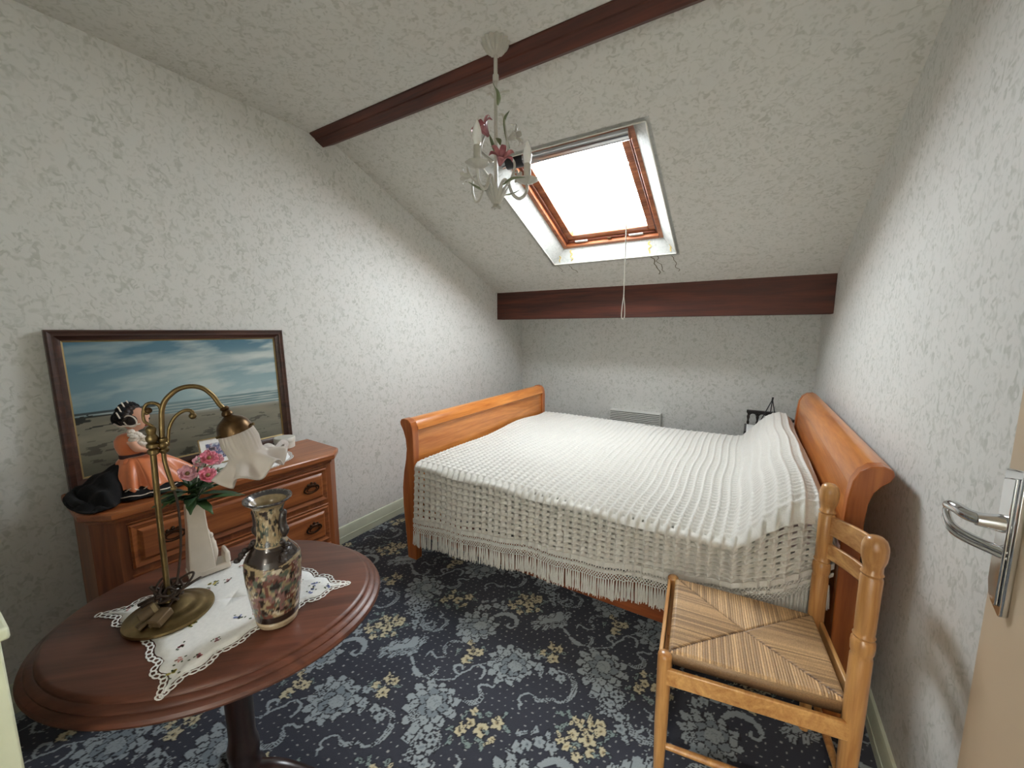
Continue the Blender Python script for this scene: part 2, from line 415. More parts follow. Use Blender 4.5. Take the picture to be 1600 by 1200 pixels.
def stroke(pts, w, net=False):
    P = [Vector((p[0] / 1000, p[1] / 1000, 0)) for p in pts]
    P = bez(P, 10) if len(P) > 2 else [P[0], P[-1]]
    n = len(P)
    for ps, col in ((1.5, CDK), (1.0, CB)):
        for i, p in enumerate(P):
            t = i / max(1, n - 1)
            r = w / 2000 * (0.55 + 0.45 * math.sin(PI * min(1, max(0, t)))) * (1 if ps == 1 else 1.0) + (0.0025 if ps > 1 else 0)
            def fn(x, y, r=r, col=col, ps=ps, p=p):
                mk = x * x + y * y < r * r
                if net and ps == 1 and r > 0.006:
                    holes = (np.sin((x + p.x) * 2 * PI / 0.0075) * np.sin((y + p.y) * 2 * PI / 0.0075)) < -0.25
                    mk = mk & ~(holes & (x * x + y * y < (r * 0.8) ** 2))
                return [(mk, col)]
            stamp(p.x, p.y, r, fn)
    if net:
        for i, p in enumerate(P):
            r = w / 2000 * (0.55 + 0.45 * math.sin(PI * i / max(1, n - 1))) * 0.74
            stamp(p.x, p.y, 0.0119, lambda x, y, r=r, p=p: [((x * x + y * y < r * r) & (np.mod(x + p.x + 9, 0.0085) > 0.0032) & (np.mod(y + p.y + 9, 0.0085) > 0.0032), CDK)])
def flower(cx, cy, r, c1, c2, k=5, ph=0.0):
    def fn(x, y):
        out = [(x * x + y * y < (r * 1.12) ** 2, CDK)]
        for i in range(k):
            a = ph + i * 2 * PI / k
            out.append((ell(x, y, r * 0.55 * math.cos(a), r * 0.55 * math.sin(a), r * 0.48, r * 0.36, a) < 1, c1))
        out.append((x * x + y * y < (r * 0.3) ** 2, c2)); out.append((x * x + y * y < (r * 0.14) ** 2, CDK))
        return out
    stamp(cx, cy, r * 1.2, fn)
def leaf2(cx, cy, a, l, w, c1):
    stamp(cx, cy, l * 1.2, lambda x, y: [(ell(x, y, 0, 0, l * 1.12, w * 1.35, a) < 1, CDK), ((ell(x, y, 0, 0, l, w, a) < 1) & (abs(-x * math.sin(a) + y * math.cos(a)) > 0.0012), c1)])
def peony(cx, cy, R, rot, side=0.0):
    def fn(x, y):
        out = []
        for ring, (rr, k, pl, pw) in enumerate(((0.74, 12, 0.30, 0.17), (0.52, 9, 0.28, 0.19), (0.34, 6, 0.24, 0.2))):
            sx, sy = side * R * 0.18 * ring * math.cos(rot), side * R * 0.18 * ring * math.sin(rot)
            for i in range(k):
                a = rot + (i + 0.5 * ring) * 2 * PI / k
                q = rr * R * (1 + 0.10 * math.sin(3 * a + ring))
                ex, ey = sx + q * math.cos(a), sy + q * math.sin(a)
                out.append((ell(x, y, ex, ey, pl * R * 1.12, pw * R * 1.25, a) < 1, CDK))
                out.append((ell(x, y, ex, ey, pl * R, pw * R, a) < 1, CB if ring < 2 else CBD))
                out.append((ell(x, y, sx + 0.86 * q * math.cos(a), sy + 0.86 * q * math.sin(a), pl * R * 0.7, 0.016 * R, a) < 1, CDK))
        sx, sy = side * R * 0.5 * math.cos(rot), side * R * 0.5 * math.sin(rot)
        out.append((ell(x, y, sx, sy, R * 0.34, R * 0.30, rot) < 1, CDK)); out.append((ell(x, y, sx, sy, R * 0.31, R * 0.27, rot) < 1, CB))
        for q in (-0.12, 0.0, 0.13):
            d = ell(x, y, sx + q * R, sy - 0.1 * R, R * 0.2, R * 0.26, rot + q)
            out.append(((d < 1.0) & (d > 0.86) & (ell(x, y, sx, sy, R * 0.31, R * 0.27, rot) < 1), CBD))
        # a patch of open net at the edge of the bloom
        na = rot + PI
        m2 = (ell(x, y, 0.62 * R * math.cos(na), 0.62 * R * math.sin(na), R * 0.2, R * 0.26, na) < 1)
        out.append((m2, CDK)); out.append((m2 & (((np.mod(x, 0.009) < 0.003)) | (np.mod(y, 0.009) < 0.003)), CB))
        return out
    stamp(cx, cy, R * 1.2, fn)
for w, p in C_S: stroke(p, w, net=(w in (20, 22, 18, 16)))
# acanthus leaf
def poly_mask(x, y, P):
    ins = np.zeros(x.shape, bool); n = len(P)
    for i in range(n):
        (x1, y1), (x2, y2) = P[i], P[(i + 1) % n]
        if y1 == y2: continue
        cnd = ((y1 > y) != (y2 > y)) & (x < (x2 - x1) * (y - y1) / (y2 - y1) + x1)
        ins ^= cnd
    return ins
ac = [(a / 1000 + 0.29, c / 1000 - 0.15) for a, c in C_acan]
stamp(-0.29, 0.15, 0.13, lambda x, y: [(poly_mask(x, y, ac), CB)])
stroke(C_acv, 6)
tile_keep = None
for i, (a, c) in enumerate(C_acan[::2]): leaf2(a / 1000, c / 1000, 0.9 + 0.3 * (i % 3), 0.024, 0.011, CB)
for i, (a, c) in enumerate(C_bleaf): leaf2(a / 1000, c / 1000, 0.7 * i, 0.021, 0.0085, CB)
for i, (a, c) in enumerate(C_blue): flower(a / 1000, c / 1000, 0.021, CB, CBD, 5, i)
for i, (a, c) in enumerate(C_gleaf): leaf2(a / 1000, c / 1000, 1.1 * i + 0.4, 0.019, 0.007, CGL)
for i, (r, a, c) in enumerate(C_yel):
    flower(a / 1000, c / 1000, r / 1000 * 1.15, CYL, CYD, 5, i * 0.7)
    leaf2(a / 1000 + 0.02 * math.cos(i * 2.1), c / 1000 + 0.02 * math.sin(i * 2.1), i * 2.1, 0.013, 0.006, CYL if i % 3 else CGL)
for (a, c, R), rt, sd in zip(C_peon, (1.2, 0.0, 0.6), (0.35, 0.5, 0.4)): peony(a / 1000, c / 1000, R / 1000, rt, sd)

xs = np.arange(XL, XR + 0.0039, 0.004)
ys = np.concatenate([np.arange(YF, -0.05, 0.05), np.arange(-0.05, 1.95, 0.004), np.arange(1.95, YB + 0.05, 0.045)])
fx, fy = np.meshgrid(xs, ys)
ox, oy = -0.95, 0.962
u = np.mod(fx - ox, TW) / RES; v = np.mod(fy - oy, TH) / RES
colr = tile[np.clip(v.astype(int), 0, NY - 1), np.clip(u.astype(int), 0, NX - 1)]
nx, ny = len(xs), len(ys)
me = bpy.data.meshes.new('floor')
idx = np.arange(nx * ny).reshape(ny, nx)
quads = np.stack([idx[:-1, :-1], idx[:-1, 1:], idx[1:, 1:], idx[1:, :-1]], -1).reshape(-1, 4)
me.vertices.add(nx * ny); me.loops.add(quads.size); me.polygons.add(len(quads))
co = np.zeros((ny, nx, 3), np.float32); co[..., 0] = fx; co[..., 1] = fy
me.vertices.foreach_set('co', co.ravel())
me.loops.foreach_set('vertex_index', quads.ravel().astype(np.int32))
me.polygons.foreach_set('loop_start', np.arange(0, quads.size, 4, dtype=np.int32))
me.update(calc_edges=True)
at = me.color_attributes.new(name='Col', type='FLOAT_COLOR', domain='POINT')
at.data.foreach_set('color', np.concatenate([colr, np.ones((ny, nx, 1))], -1).astype(np.float32).ravel())
fl = obj(me, 'floor', M['carpet']); structure(fl)
fl['label'] = 'navy blue carpet woven with grey peonies and cream flowers'

# walls
roofline = [(YF, 0), (YB + 0.1, 0), (YB + 0.1, zs(YB + 0.1) + 0.1), (YS, ZC + 0.1), (YF, ZC + 0.1)]
structure(obj(MB().prism(roofline, XL - 0.1, XL, lambda a, c, t: (t, a, c)), 'wall_left', M['paper']))
structure(obj(MB().prism(roofline, XR, XR + 0.1, lambda a, c, t: (t, a, c)), 'wall_right', M['paper']))
structure(obj(MB().box((XL, YB, 0), (XR, YB + 0.1, zs(YB) + 0.05)), 'wall_back', M['paper']))
# front wall behind the camera with the doorway the photograph was taken from
DX0, DX1, DZ = -0.42, 0.40, 2.04
w = MB().box((XL, YF - 0.1, 0), (DX0, YF, ZC + 0.05)).box((DX1, YF - 0.1, 0), (XR, YF, ZC + 0.05)).box((DX0, YF - 0.1, DZ), (DX1, YF, ZC + 0.05))
structure(obj(w, 'wall_front', M['paper']))
# the landing outside the doorway
h = MB().box((-1.3, YF - 1.5, 0), (-1.2, YF - 0.1, ZC)).box((1.1, YF - 1.5, 0), (1.2, YF - 0.1, ZC)).box((-1.3, YF - 1.6, 0), (1.2, YF - 1.5, ZC))
structure(obj(h, 'wall_landing', M['paper']))
structure(obj(MB().box((-1.3, YF - 1.6, ZC), (1.2, YF - 0.05, ZC + 0.05)), 'ceiling_landing', M['paper_slope']))
structure(obj(MB().box((-1.3, YF - 1.6, -0.05), (1.2, YF, -0.002)), 'floor_landing', M['taupe']))
structure(obj(MB().box((XL, YF, ZC), (XR, YS + 0.02, ZC + 0.08)), 'ceiling', M['paper_slope']))

ld = bpy.data.lights.new('landing_fill_light', 'AREA'); ld.shape = 'DISK'; ld.size = 0.35; ld.energy = 14; ld.color = (1.0, 0.9, 0.76)  # unseen fill light, added to brighten the near walls, table and door
lo = bpy.data.objects.new('landing_fill_light', ld); COL.objects.link(lo); lo.location = (-0.1, YF - 0.75, ZC - 0.06)
# skylight opening in the slope
WX0, WX1, WY0, WY1 = -1.424, -0.49, 2.0, 3.025
def slab(x0, x1, y0, y1):
    t = NRM * 0.05
    vs = []
    for y in (y0, y1):
        for x in (x0, x1):
            vs.append(Vector((x, y, zs(y))))
    vs += [p + t for p in vs]
    return vs, [(0, 1, 3, 2), (4, 6, 7, 5), (0, 4, 5, 1), (2, 3, 7, 6), (0, 2, 6, 4), (1, 5, 7, 3)]
sl = MB()
sl.add(*slab(XL, WX0, YS - 0.02, YB + 0.1)); sl.add(*slab(WX1, XR, YS - 0.02, YB + 0.1))
sl.add(*slab(WX0, WX1, YS - 0.02, WY0)); sl.add(*slab(WX0, WX1, WY1, YB + 0.1))
slope = structure(obj(sl, 'ceiling_slope', M['paper_slope']))
# splayed reveals of the skylight
D = 0.10
def onslope(x, y, d): return Vector((x, y, zs(y))) + NRM * d
IX0, IX1 = -1.330, -0.582
def down(y, s, d): return Vector((0, y, zs(y))) + DWN * s + NRM * d
o4 = [onslope(WX0, WY0, 0), onslope(WX1, WY0, 0), onslope(WX1, WY1, 0), onslope(WX0, WY1, 0)]
a = down(WY0, 0.05, D); c = down(WY1, -0.063, D)
i4 = [Vector((IX0, a.y, a.z)), Vector((IX1, a.y, a.z)), Vector((IX1, c.y, c.z)), Vector((IX0, c.y, c.z))]
for k in range(4):
    p, q, r_, s_ = o4[k], o4[(k + 1) % 4], i4[(k + 1) % 4], i4[k]
    mb = MB(); outv = NRM * 0.02
    cen = (o4[0] + o4[2]) / 2
    push = [((x - cen) - NRM * (x - cen).dot(NRM)).normalized() * 0.03 for x in (p, q, r_, s_)]
    vs = [p, q, r_, s_] + [x + g for x, g in zip((p, q, r_, s_), push)]
    mb.add(vs, [(0, 1, 2, 3), (7, 6, 5, 4), (0, 4, 5, 1), (1, 5, 6, 2), (2, 6, 7, 3), (3, 7, 4, 0)])
    obj(mb, 'reveal', M['reveal'], slope)
# thin white bead round the opening
mb = MB()
for k in range(4):
    mb.tube([o4[k] - NRM * 0.001, o4[(k + 1) % 4] - NRM * 0.001], 0.004, 6)
obj(mb, 'edge_bead', M['white_paint'], slope)
# damp streaks below and on the reveal
def streak(x, y0, y1, seed, m, parent, r=0.0028):
    rr = random.Random(seed); pts = []
    for i in range(9):
        y = y0 + (y1 - y0) * i / 8
        pts.append(onslope(x + rr.uniform(-0.012, 0.012) + 0.02 * i / 8, y, -0.0006))
    obj(MB().tube(bez(pts, 3), r, 5, flat=0.35, up=NRM), 'damp_streak', m, parent)
streak(-0.66, 3.04, 3.27, 1, M['stain'], slope, 0.004); streak(-0.63, 3.04, 3.24, 2, M['stain'], slope); streak(-0.52, 3.05, 3.25, 3, M['stain'], slope)
streak(-1.30, 3.05, 3.16, 4, M['stain'], slope); streak(-1.41, 3.05, 3.15, 5, M['stain'], slope, 0.002)
for (xx, sd) in ((-1.37, 7), (-1.27, 8), (-0.67, 9), (-0.53, 10)):
    rr = random.Random(sd); pts = []
    for i in range(6):
        t = 0.15 + 0.7 * i / 5
        pts.append((o4[3] * (1 - t) + i4[3] * t) * 1.0)
        pts[-1] = Vector((xx + rr.uniform(-0.012, 0.012) , pts[-1].y, pts[-1].z)) - NRM * 0.002
    obj(MB().tube(bez(pts, 3), 0.006, 5, flat=0.3, up=NRM), 'yellow_stain', M['stain_y'], slope)

# the roof window
win = thing('window_1', tuple((i4[0] + i4[2]) / 2), kind='structure')
win['label'] = 'pine framed roof window glowing with overcast daylight'
ca, cb = i4[0], i4[3]
Ls = (cb - ca).length
def P3(x, s, d):                                       # x across, s down the slope from the top inner edge, d outwards
    b0 = Vector((0, ca.y, ca.z)) + DWN * s + NRM * d
    return Vector((x, b0.y, b0.z))
def bar(x0, x1, s0, s1, d0, d1):
    vs = [P3(x, s, d) for d in (d0, d1) for (x, s) in ((x0, s0), (x1, s0), (x1, s1), (x0, s1))]
    return vs, [(0, 3, 2, 1), (4, 5, 6, 7), (0, 1, 5, 4), (1, 2, 6, 5), (2, 3, 7, 6), (3, 0, 4, 7)]
def ring(name, m, x0, x1, s0, s1, w_, d0, d1, wt=None):
    wt = wt or w_
    for nm, q in (('left', (x0, x0 + w_, s0, s1)), ('right', (x1 - w_, x1, s0, s1)), ('top', (x0 + w_, x1 - w_, s0, s0 + wt)), ('bottom', (x0 + w_, x1 - w_, s1 - w_, s1))):
        obj(MB().add(*bar(*q, d0, d1)), name, m, win, bevel=0.004)
ring('frame_bar', M['pine'], IX0 - 0.03, IX1 + 0.03, -0.03, Ls + 0.03, 0.055, -0.004, 0.07)
ring('frame_step', M['pine_d'], IX0 + 0.02, IX1 - 0.02, 0.02, Ls - 0.02, 0.026, 0.02, 0.08)
ring('sash_bar', M['pine'], IX0 + 0.042, IX1 - 0.042, 0.03, Ls - 0.042, 0.05, 0.035, 0.09, 0.06)
obj(MB().add(*bar(IX0 + 0.07, IX1 - 0.07, 0.07, Ls - 0.07, 0.062, 0.066)), 'pane', M['glass'], win)
mb = MB().tube([P3(IX0 + 0.03, 0.072, -0.008), P3(IX1 - 0.02, 0.072, -0.008)], 0.036, 16)
obj(mb, 'blind_roller', M['alu'], win)
obj(MB().tube([P3(IX0 + 0.0, 0.072, -0.008), P3(IX0 + 0.115, 0.072, -0.008)], 0.0385, 14), 'roller_end_cap', M['black'], win)
obj(MB().tube([P3(IX0 - 0.03, 0.07, -0.02), P3(IX0 + 0.005, 0.07, -0.012)], 0.024, 10), 'roller_bracket', M['chrome'], win)
for xx in (IX0 + 0.155, IX1 - 0.18):
    obj(MB().add(*bar(xx - 0.05, xx + 0.05, Ls - 0.052, Ls - 0.034, 0.012, 0.022)), 'latch_plate', M['rad'], win, bevel=0.003)
obj(MB().add(*bar((IX0 + IX1) / 2 - 0.015, (IX0 + IX1) / 2 + 0.015, Ls - 0.05, Ls - 0.03, 0.01, 0.02)), 'latch', M['brass_old'], win, bevel=0.003)

# portal only tells the renderer where the daylight comes in
pd = bpy.data.lights.new('skylight_portal', 'AREA'); pd.shape = 'RECTANGLE'; pd.size = IX1 - IX0; pd.size_y = Ls
po = bpy.data.objects.new('skylight_portal', pd); COL.objects.link(po)
po.location = P3((IX0 + IX1) / 2, Ls / 2, 0.12)
po.rotation_mode = 'QUATERNION'; po.rotation_quaternion = (-NRM).to_track_quat('-Z', 'Y')
pd.cycles.is_portal = True

# purlins
mb = MB().prism([(3.407, 1.514), (3.52, 1.514), (3.52, 1.74), (3.46, 1.765), (3.407, 1.785)], XL, XR, lambda a, c, t: (t, a, c))
o = structure(obj(mb, 'trim_1', M['beam'], bevel=0.004)); o['label'] = 'dark brown purlin beam low above the bed'
mb = MB().prism([(1.468, 2.56), (1.468, 2.513), (1.500, 2.498), (1.502, 2.492), (1.548, 2.470), (1.622, 2.512), (1.622, 2.56)], XL, XR, lambda a, c, t: (t, a, c))
o = structure(obj(mb, 'trim_2', M['beam'], bevel=0.002)); o['label'] = 'dark brown ridge beam under the ceiling'

# skirting
def skirting(name, a, c, f):
    mb = MB().prism([(0, 0), (0.014, 0), (0.014, 0.10), (0.009, 0.112), (0, 0.115)], a, c, f)
    mb.prism([(0.014, 0.04), (0.0165, 0.042), (0.0165, 0.047), (0.014, 0.05)], a, c, f)
    structure(obj(mb, name, M['trim'], bevel=0.0015))
skirting('baseboard_left', YF, YB, lambda p, q, t: (XL + p, t, q))
skirting('baseboard_right', YF, YB, lambda p, q, t: (XR - p, t, q))
skirting('baseboard_back', XL + 0.016, XR - 0.016, lambda p, q, t: (t, YB - p, q))

# open door leaf lying near the right wall
door = thing('door_1', (0.438, 0.26, 0), kind='structure'); door['label'] = 'beige painted door leaf folded open against right wall'
obj(MB().box((0.42, 0.26, 0.012), (0.455, 1.067, 2.02)), 'door_leaf', M['door'], door, bevel=0.002)
# handle plate: long, tapering to a slanted point
pl = [(0.992, 1.165), (1.048, 1.155), (1.043, 0.935), (1.030, 0.908), (0.998, 0.893), (0.990, 0.90)]
plate = obj(MB().prism(pl, 0.42, 0.409, lambda a, c, t: (t, a, c)), 'handle_plate', M['chrome'], door, bevel=0.003)
obj(MB().prism([(p * 1.0 + (1.016 - p) * 0.35, q + (1.03 - q) * 0.12) for p, q in pl], 0.409, 0.404, lambda a, c, t: (t, a, c)), 'plate_ridge', M['chrome'], door, bevel=0.002)
obj(MB().tube([(0.409, 1.018, 1.06), (0.372, 1.018, 1.06)], [0.017, 0.011], 16), 'handle_neck', M['chrome'], door)
lev = bez([(0.385, 1.018, 1.06), (0.366, 1.030, 1.062), (0.357, 1.048, 1.066), (0.354, 1.068, 1.063), (0.357, 1.080, 1.056)], 6)
obj(MB().tube(lev, [0.012 - 0.003 * i / len(lev) for i in range(len(lev))], 12), 'lever', M['chrome'], door)
lp = bez([(0.357, 1.080, 1.060), (0.352, 1.070, 1.045), (0.362, 1.045, 1.025), (0.412, 1.004, 1.012)], 6)
obj(MB().tube(lp, 0.006, 10), 'lever_guard', M['chrome'], door)
lp = bez([(0.357, 1.081, 1.052), (0.350, 1.068, 1.034), (0.360, 1.043, 1.014), (0.412, 1.002, 1.002)], 6)
obj(MB().tube(lp, 0.0045, 10), 'lever_guard', M['chrome'], door)

# ------------------------------------------------------------------ sleigh bed
BY0, BY1 = 1.625, 3.37
bed = thing('sleigh_bed', (-0.65, 2.5, 0), 'honey coloured wooden sleigh bed with scrolled head and foot boards', 'bed')
foot_post = [(-1.742, 0.0), (-1.748, 0.12), (-1.757, 0.22), (-1.766, 0.34), (-1.766, 0.45), (-1.752, 0.55), (-1.732, 0.63), (-1.722, 0.70), (-1.728, 0.76), (-1.745, 0.81),
             (-1.766, 0.845), (-1.768, 0.862), (-1.757, 0.878), (-1.735, 0.884), (-1.705, 0.878), (-1.684, 0.862), (-1.673, 0.835), (-1.668, 0.79), (-1.667, 0.70), (-1.668, 0.60),
             (-1.664, 0.50), (-1.658, 0.40), (-1.654, 0.30), (-1.656, 0.20), (-1.668, 0.12), (-1.672, 0.0)]
def inset(poly, x_lo, x_hi, zmin, zmax):
    return [(x, z) for x, z in poly]
for y0, y1 in ((BY0, BY0 + 0.05), (BY1 - 0.05, BY1)):
    obj(MB().prism(foot_post, y0, y1, lambda a, c, t: (a, t, c)), 'foot_post', M['cherry_v'], bed, bevel=0.004, angle=30)
roll = [(-1.728, 0.765), (-1.744, 0.81), (-1.762, 0.845), (-1.764, 0.860), (-1.754, 0.874), (-1.735, 0.880), (-1.706, 0.874), (-1.686, 0.858), (-1.672, 0.832), (-1.668, 0.815), (-1.676, 0.808), (-1.690, 0.80), (-1.70, 0.765)]
obj(MB().prism(roll, BY0 + 0.05, BY1 - 0.05, lambda a, c, t: (a, t, c)), 'foot_roll', M['cherry'], bed, angle=35)
panel = [(-1.735, 0.16), (-1.745, 0.42), (-1.722, 0.62), (-1.712, 0.70), (-1.714, 0.80), (-1.686, 0.812), (-1.683, 0.70), (-1.685, 0.60), (-1.690, 0.42), (-1.690, 0.16)]
obj(MB().prism(panel, BY0 + 0.045, BY1 - 0.045, lambda a, c, t: (a, t, c)), 'foot_panel', M['cherry'], bed, angle=35)
head = [(0.300, 0.0), (0.302, 0.40), (0.300, 0.60), (0.298, 0.75), (0.302, 0.86), (0.310, 0.92), (0.325, 0.955), (0.350, 0.975), (0.382, 0.981), (0.403, 0.972), (0.408, 0.955), (0.400, 0.935),
        (0.380, 0.915), (0.364, 0.890), (0.354, 0.85), (0.350, 0.78), (0.352, 0.65), (0.360, 0.45), (0.366, 0.30), (0.362, 0.0)]
for y0, y1 in ((BY0 - 0.02, BY0 + 0.03), (BY1 - 0.05, BY1)):
    obj(MB().prism(head, y0, y1, lambda a, c, t: (a, t, c)), 'head_post', M['cherry_v'], bed, bevel=0.004, angle=30)
obj(MB().prism([(x + (0.004 if x < 0.33 else 0), z) for x, z in head if z > 0.9] + [(0.36, 0.88), (0.312, 0.88)], BY0 + 0.03, BY1 - 0.05, lambda a, c, t: (a, t, c)), 'head_roll', M['cherry'], bed, angle=35)
obj(MB().prism([(0.308, 0.25), (0.310, 0.60), (0.307, 0.75), (0.312, 0.89), (0.355, 0.89), (0.345, 0.78), (0.345, 0.60), (0.345, 0.25)], BY0 + 0.028, BY1 - 0.048, lambda a, c, t: (a, t, c)), 'head_panel', M['cherry'], bed, angle=35)
for y0, y1 in ((1.655, 1.68), (BY1 - 0.055, BY1 - 0.03)):
    obj(MB().box((-1.68, y0, 0.15), (0.31, y1, 0.30)), 'side_rail', M['cherry_x'], bed, bevel=0.004)

# mattress (rounded box) under the cover
def rbox(x0, x1, y0, y1, z0, z1, r, n=6):
    mb = MB(); vs = []
    def sgn_pow(a): return a
    prof = []
    for i in range(n + 1): prof.append((-r + r * math.sin(PI / 2 * i / n), z0 + r - r * math.cos(PI / 2 * i / n)))
    for i in range(n + 1): prof.append((-r + r * math.cos(PI / 2 * i / n), z1 - r + r * math.sin(PI / 2 * i / n)))
    k = 6
    def outline(off):
        out = []
        for cx, cy, a0 in ((x1 - r, y1 - r, 0), (x0 + r, y1 - r, PI / 2), (x0 + r, y0 + r, PI), (x1 - r, y0 + r, 1.5 * PI)):
            for j in range(k + 1):
                a = a0 + PI / 2 * j / k
                out.append((cx + (r + off) * math.cos(a), cy + (r + off) * math.sin(a)))
        return out
    rows = [[(x, y, z) for x, y in outline(o)] for o, z in prof]
    m_ = len(rows[0])
    vs = [p for row in rows for p in row]
    fs = [(i * m_ + j, i * m_ + (j + 1) % m_, (i + 1) * m_ + (j + 1) % m_, (i + 1) * m_ + j) for i in range(len(rows) - 1) for j in range(m_)]
    fs += [tuple(reversed(range(m_))), tuple(range((len(rows) - 1) * m_, len(rows) * m_))]
    return mb.add(vs, fs)
mt = single(rbox(-1.655, 0.295, 1.668, 3.31, 0.305, 0.585, 0.06), 'mattress', M['mattress'], (-0.68, 2.5, 0.305), 'pale mattress showing at the open corner under the white cover', 'mattress')
# bolster pillow
mb = MB()
prof = [(0.0001, -0.80), (0.05, -0.80), (0.085, -0.785), (0.098, -0.75), (0.100, -0.4), (0.101, 0), (0.100, 0.4), (0.098, 0.75), (0.085, 0.785), (0.05, 0.80), (0.0001, 0.80)]
mb.lathe(prof, 28, Matrix.Translation((0.186, 2.49, 0.688)) @ Matrix.Rotation(PI / 2, 4, 'X'))
single(mb, 'bolster_pillow', M['sheet'], (0.186, 2.49, 0.588), 'pale pink bolster pillow under the cover by the headboard', 'pillow')

# waffle bedspread
def ztop(x):
    b_ = np.interp(x, [-0.06, -0.01, 0.04, 0.09, 0.14, 0.19, 0.24, 0.275, 0.296], [0, 0.012, 0.07, 0.135, 0.185, 0.208, 0.203, 0.165, 0.10])
    return 0.622 - 0.018 * sstep(-1.6, -0.3, x) + b_
zfb = lambda x: np.interp(x, [-1.64, -1.52, -0.79, -0.25, 0.0, 0.12, 0.22, 0.296], [0.125, 0.128, 0.197, 0.243, 0.285, 0.335, 0.39, 0.44])    # bottom of fringe
FR, BD = 0.092, 0.078                                                  # fringe and net border heights
zbt = lambda x: zfb(x) + FR + BD                                        # bottom of waffle field
cx0, cx1 = -1.645, 0.296
NXc, NT, NH, NF = 430, 400, 96, 16
xs = np.linspace(cx0, cx1, NXc)
YN, YFAR, RC = 1.626, 3.36, 0.028
def fold(x):                                                            # the pillow end pushes the side outwards
    return 0.022 * sstep(-0.06, 0.03, x) * (1 - 0.5 * sstep(0.15, 0.3, x)) - 0.03 * sstep(0.12, 0.24, x)
rows = []; nrm = []; sc_ = []
# cross sections from the far hang over the top to the near hang
sv_top = np.linspace(0, 1, NT); sv_h = np.linspace(0, 1, NH + 1)[1:]
zt = ztop(xs)
P_ = []; Nn = []; cellv = []
for t in np.linspace(0, 1, NF)[:-1]:
    P_.append(np.stack([xs, np.full(NXc, YFAR + 0.012 * (1 - t)), 0.42 + (zt - RC - 0.42) * t], -1)); Nn.append(np.tile([0, 1, 0], (NXc, 1))); cellv.append(np.full(NXc, 1.8 + 0.2 * (1 - t)))
yy = YFAR + (YN - YFAR) * sv_top
for j, y in enumerate(yy):
    e0 = sstep(0, 0.05, (YFAR - y)); dn = max(0.0, RC - (y - YN)) / RC; df = max(0.0, RC - (YFAR - y)) / RC
    drop = RC * (1 - math.sqrt(max(0, 1 - dn * dn))) + RC * (1 - math.sqrt(max(0, 1 - df * df)))
    sag = 0.010 * np.sin(xs * 5 + 1.0) * math.sin((y - YN) * 4) + 0.006 * np.sin(xs * 11 + y * 7)
    soft = 1 - 0.9 * np.exp(-((y - YN) / 0.10) ** 2) * 0.25
    z = zt - drop + sag * min(1, (y - YN) / 0.3) * min(1, (YFAR - y) / 0.2)
    # bolster ends taper down at the near side
    tp = np.clip((y - YN) / 0.08, 0, 1)
    bol = np.maximum(0, zt - 0.606)
    z = z - bol * 0.18 * (1 - tp) ** 2
    fo = fold(xs) * max(0, 1 - (y - YN) / 0.25)
    P_.append(np.stack([xs, y - fo, z], -1))
    a = dn * PI / 2 * 0.9; bb = df * PI / 2 * 0.9
    Nn.append(np.tile([0, -math.sin(a) + math.sin(bb), math.cos(max(a, bb))], (NXc, 1))); cellv.append(np.full(NXc, y - YN))
base = P_[-1].copy()
for t in sv_h:
    zb = zbt(xs); z = base[:, 2] + (zb - base[:, 2]) * t
    wav = (0.010 * t * np.sin(xs * 9.0 + 0.5) + 0.006 * t * np.sin(xs * 23)) * (1 - 0.8 * sstep(-0.5, -0.2, xs))
    flare = 0.012 * t * (1 - sstep(-0.5, -0.2, xs)) - 0.018 * t * sstep(-0.08, 0.05, xs) + 0.018 * t * (1 - sstep(-1.64, -1.5, xs))
    crease = 0.022 * np.exp(-((xs + 0.045 + 0.03 * t) / 0.022) ** 2) * (1 - 0.6 * t)
    P_.append(np.stack([xs, base[:, 1] - flare - wav + crease, z], -1)); Nn.append(np.tile([0, -1, 0.05], (NXc, 1)))
    cellv.append(-t * 0.27 * np.ones(NXc))
P_ = np.array(P_); Nn = np.array(Nn, dtype=float); cellv = np.array(cellv)
cw, ch = 0.040, 0.034
wob = 0.004 * np.sin(P_[..., 1] * 9 + P_[..., 0] * 3)
uu = (np.tile(xs, (P_.shape[0], 1)) + wob) / cw; vv = (cellv + 0.003 * np.sin(P_[..., 0] * 13)) / ch
du = np.abs(uu - np.round(uu)); dv = np.abs(vv - np.round(vv))
ridge = np.maximum(np.exp(-(du / 0.20) ** 2), 0.9 * np.exp(-(dv / 0.20) ** 2))
ridge = ridge + 0.25 * np.exp(-(du / 0.15) ** 2) * np.exp(-(dv / 0.15) ** 2)
jit = np.random.default_rng(3).normal(0, 1, P_.shape[:2])
amp = np.where(cellv > 0.02, 0.0165, 0.0210)
P_ = P_ + Nn * (ridge * amp + 0.0006 * jit)[..., None]
cov = thing('bedspread', (-0.65, 2.5, 0.6), 'white waffle knit bedspread with fringed hem on the sleigh bed', 'bedspread')
nr, nc = P_.shape[:2]
idx = np.arange(nr * nc).reshape(nr, nc)
q = np.stack([idx[:-1, :-1], idx[:-1, 1:], idx[1:, 1:], idx[1:, :-1]], -1).reshape(-1, 4)
# the crochet is open in the middle of each cell
open_ = (du > 0.285) & (dv > 0.285) & (cellv < 0.0) | (du > 0.335) & (dv > 0.335) & (cellv >= 0.0) & (cellv < 1.7) & ~((cellv < 0.15) & (xs[None, :] > -0.08))
keep = ~(open_[:-1, :-1] & open_[:-1, 1:] & open_[1:, 1:] & open_[1:, :-1]).reshape(-1)
q = q[keep]
mb = MB(); mb.v = [tuple(p) for p in P_.reshape(-1, 3)]; mb.f = [tuple(f) for f in q.tolist()]
obj(mb, 'waffle_field', M['knit'], cov, angle=180)
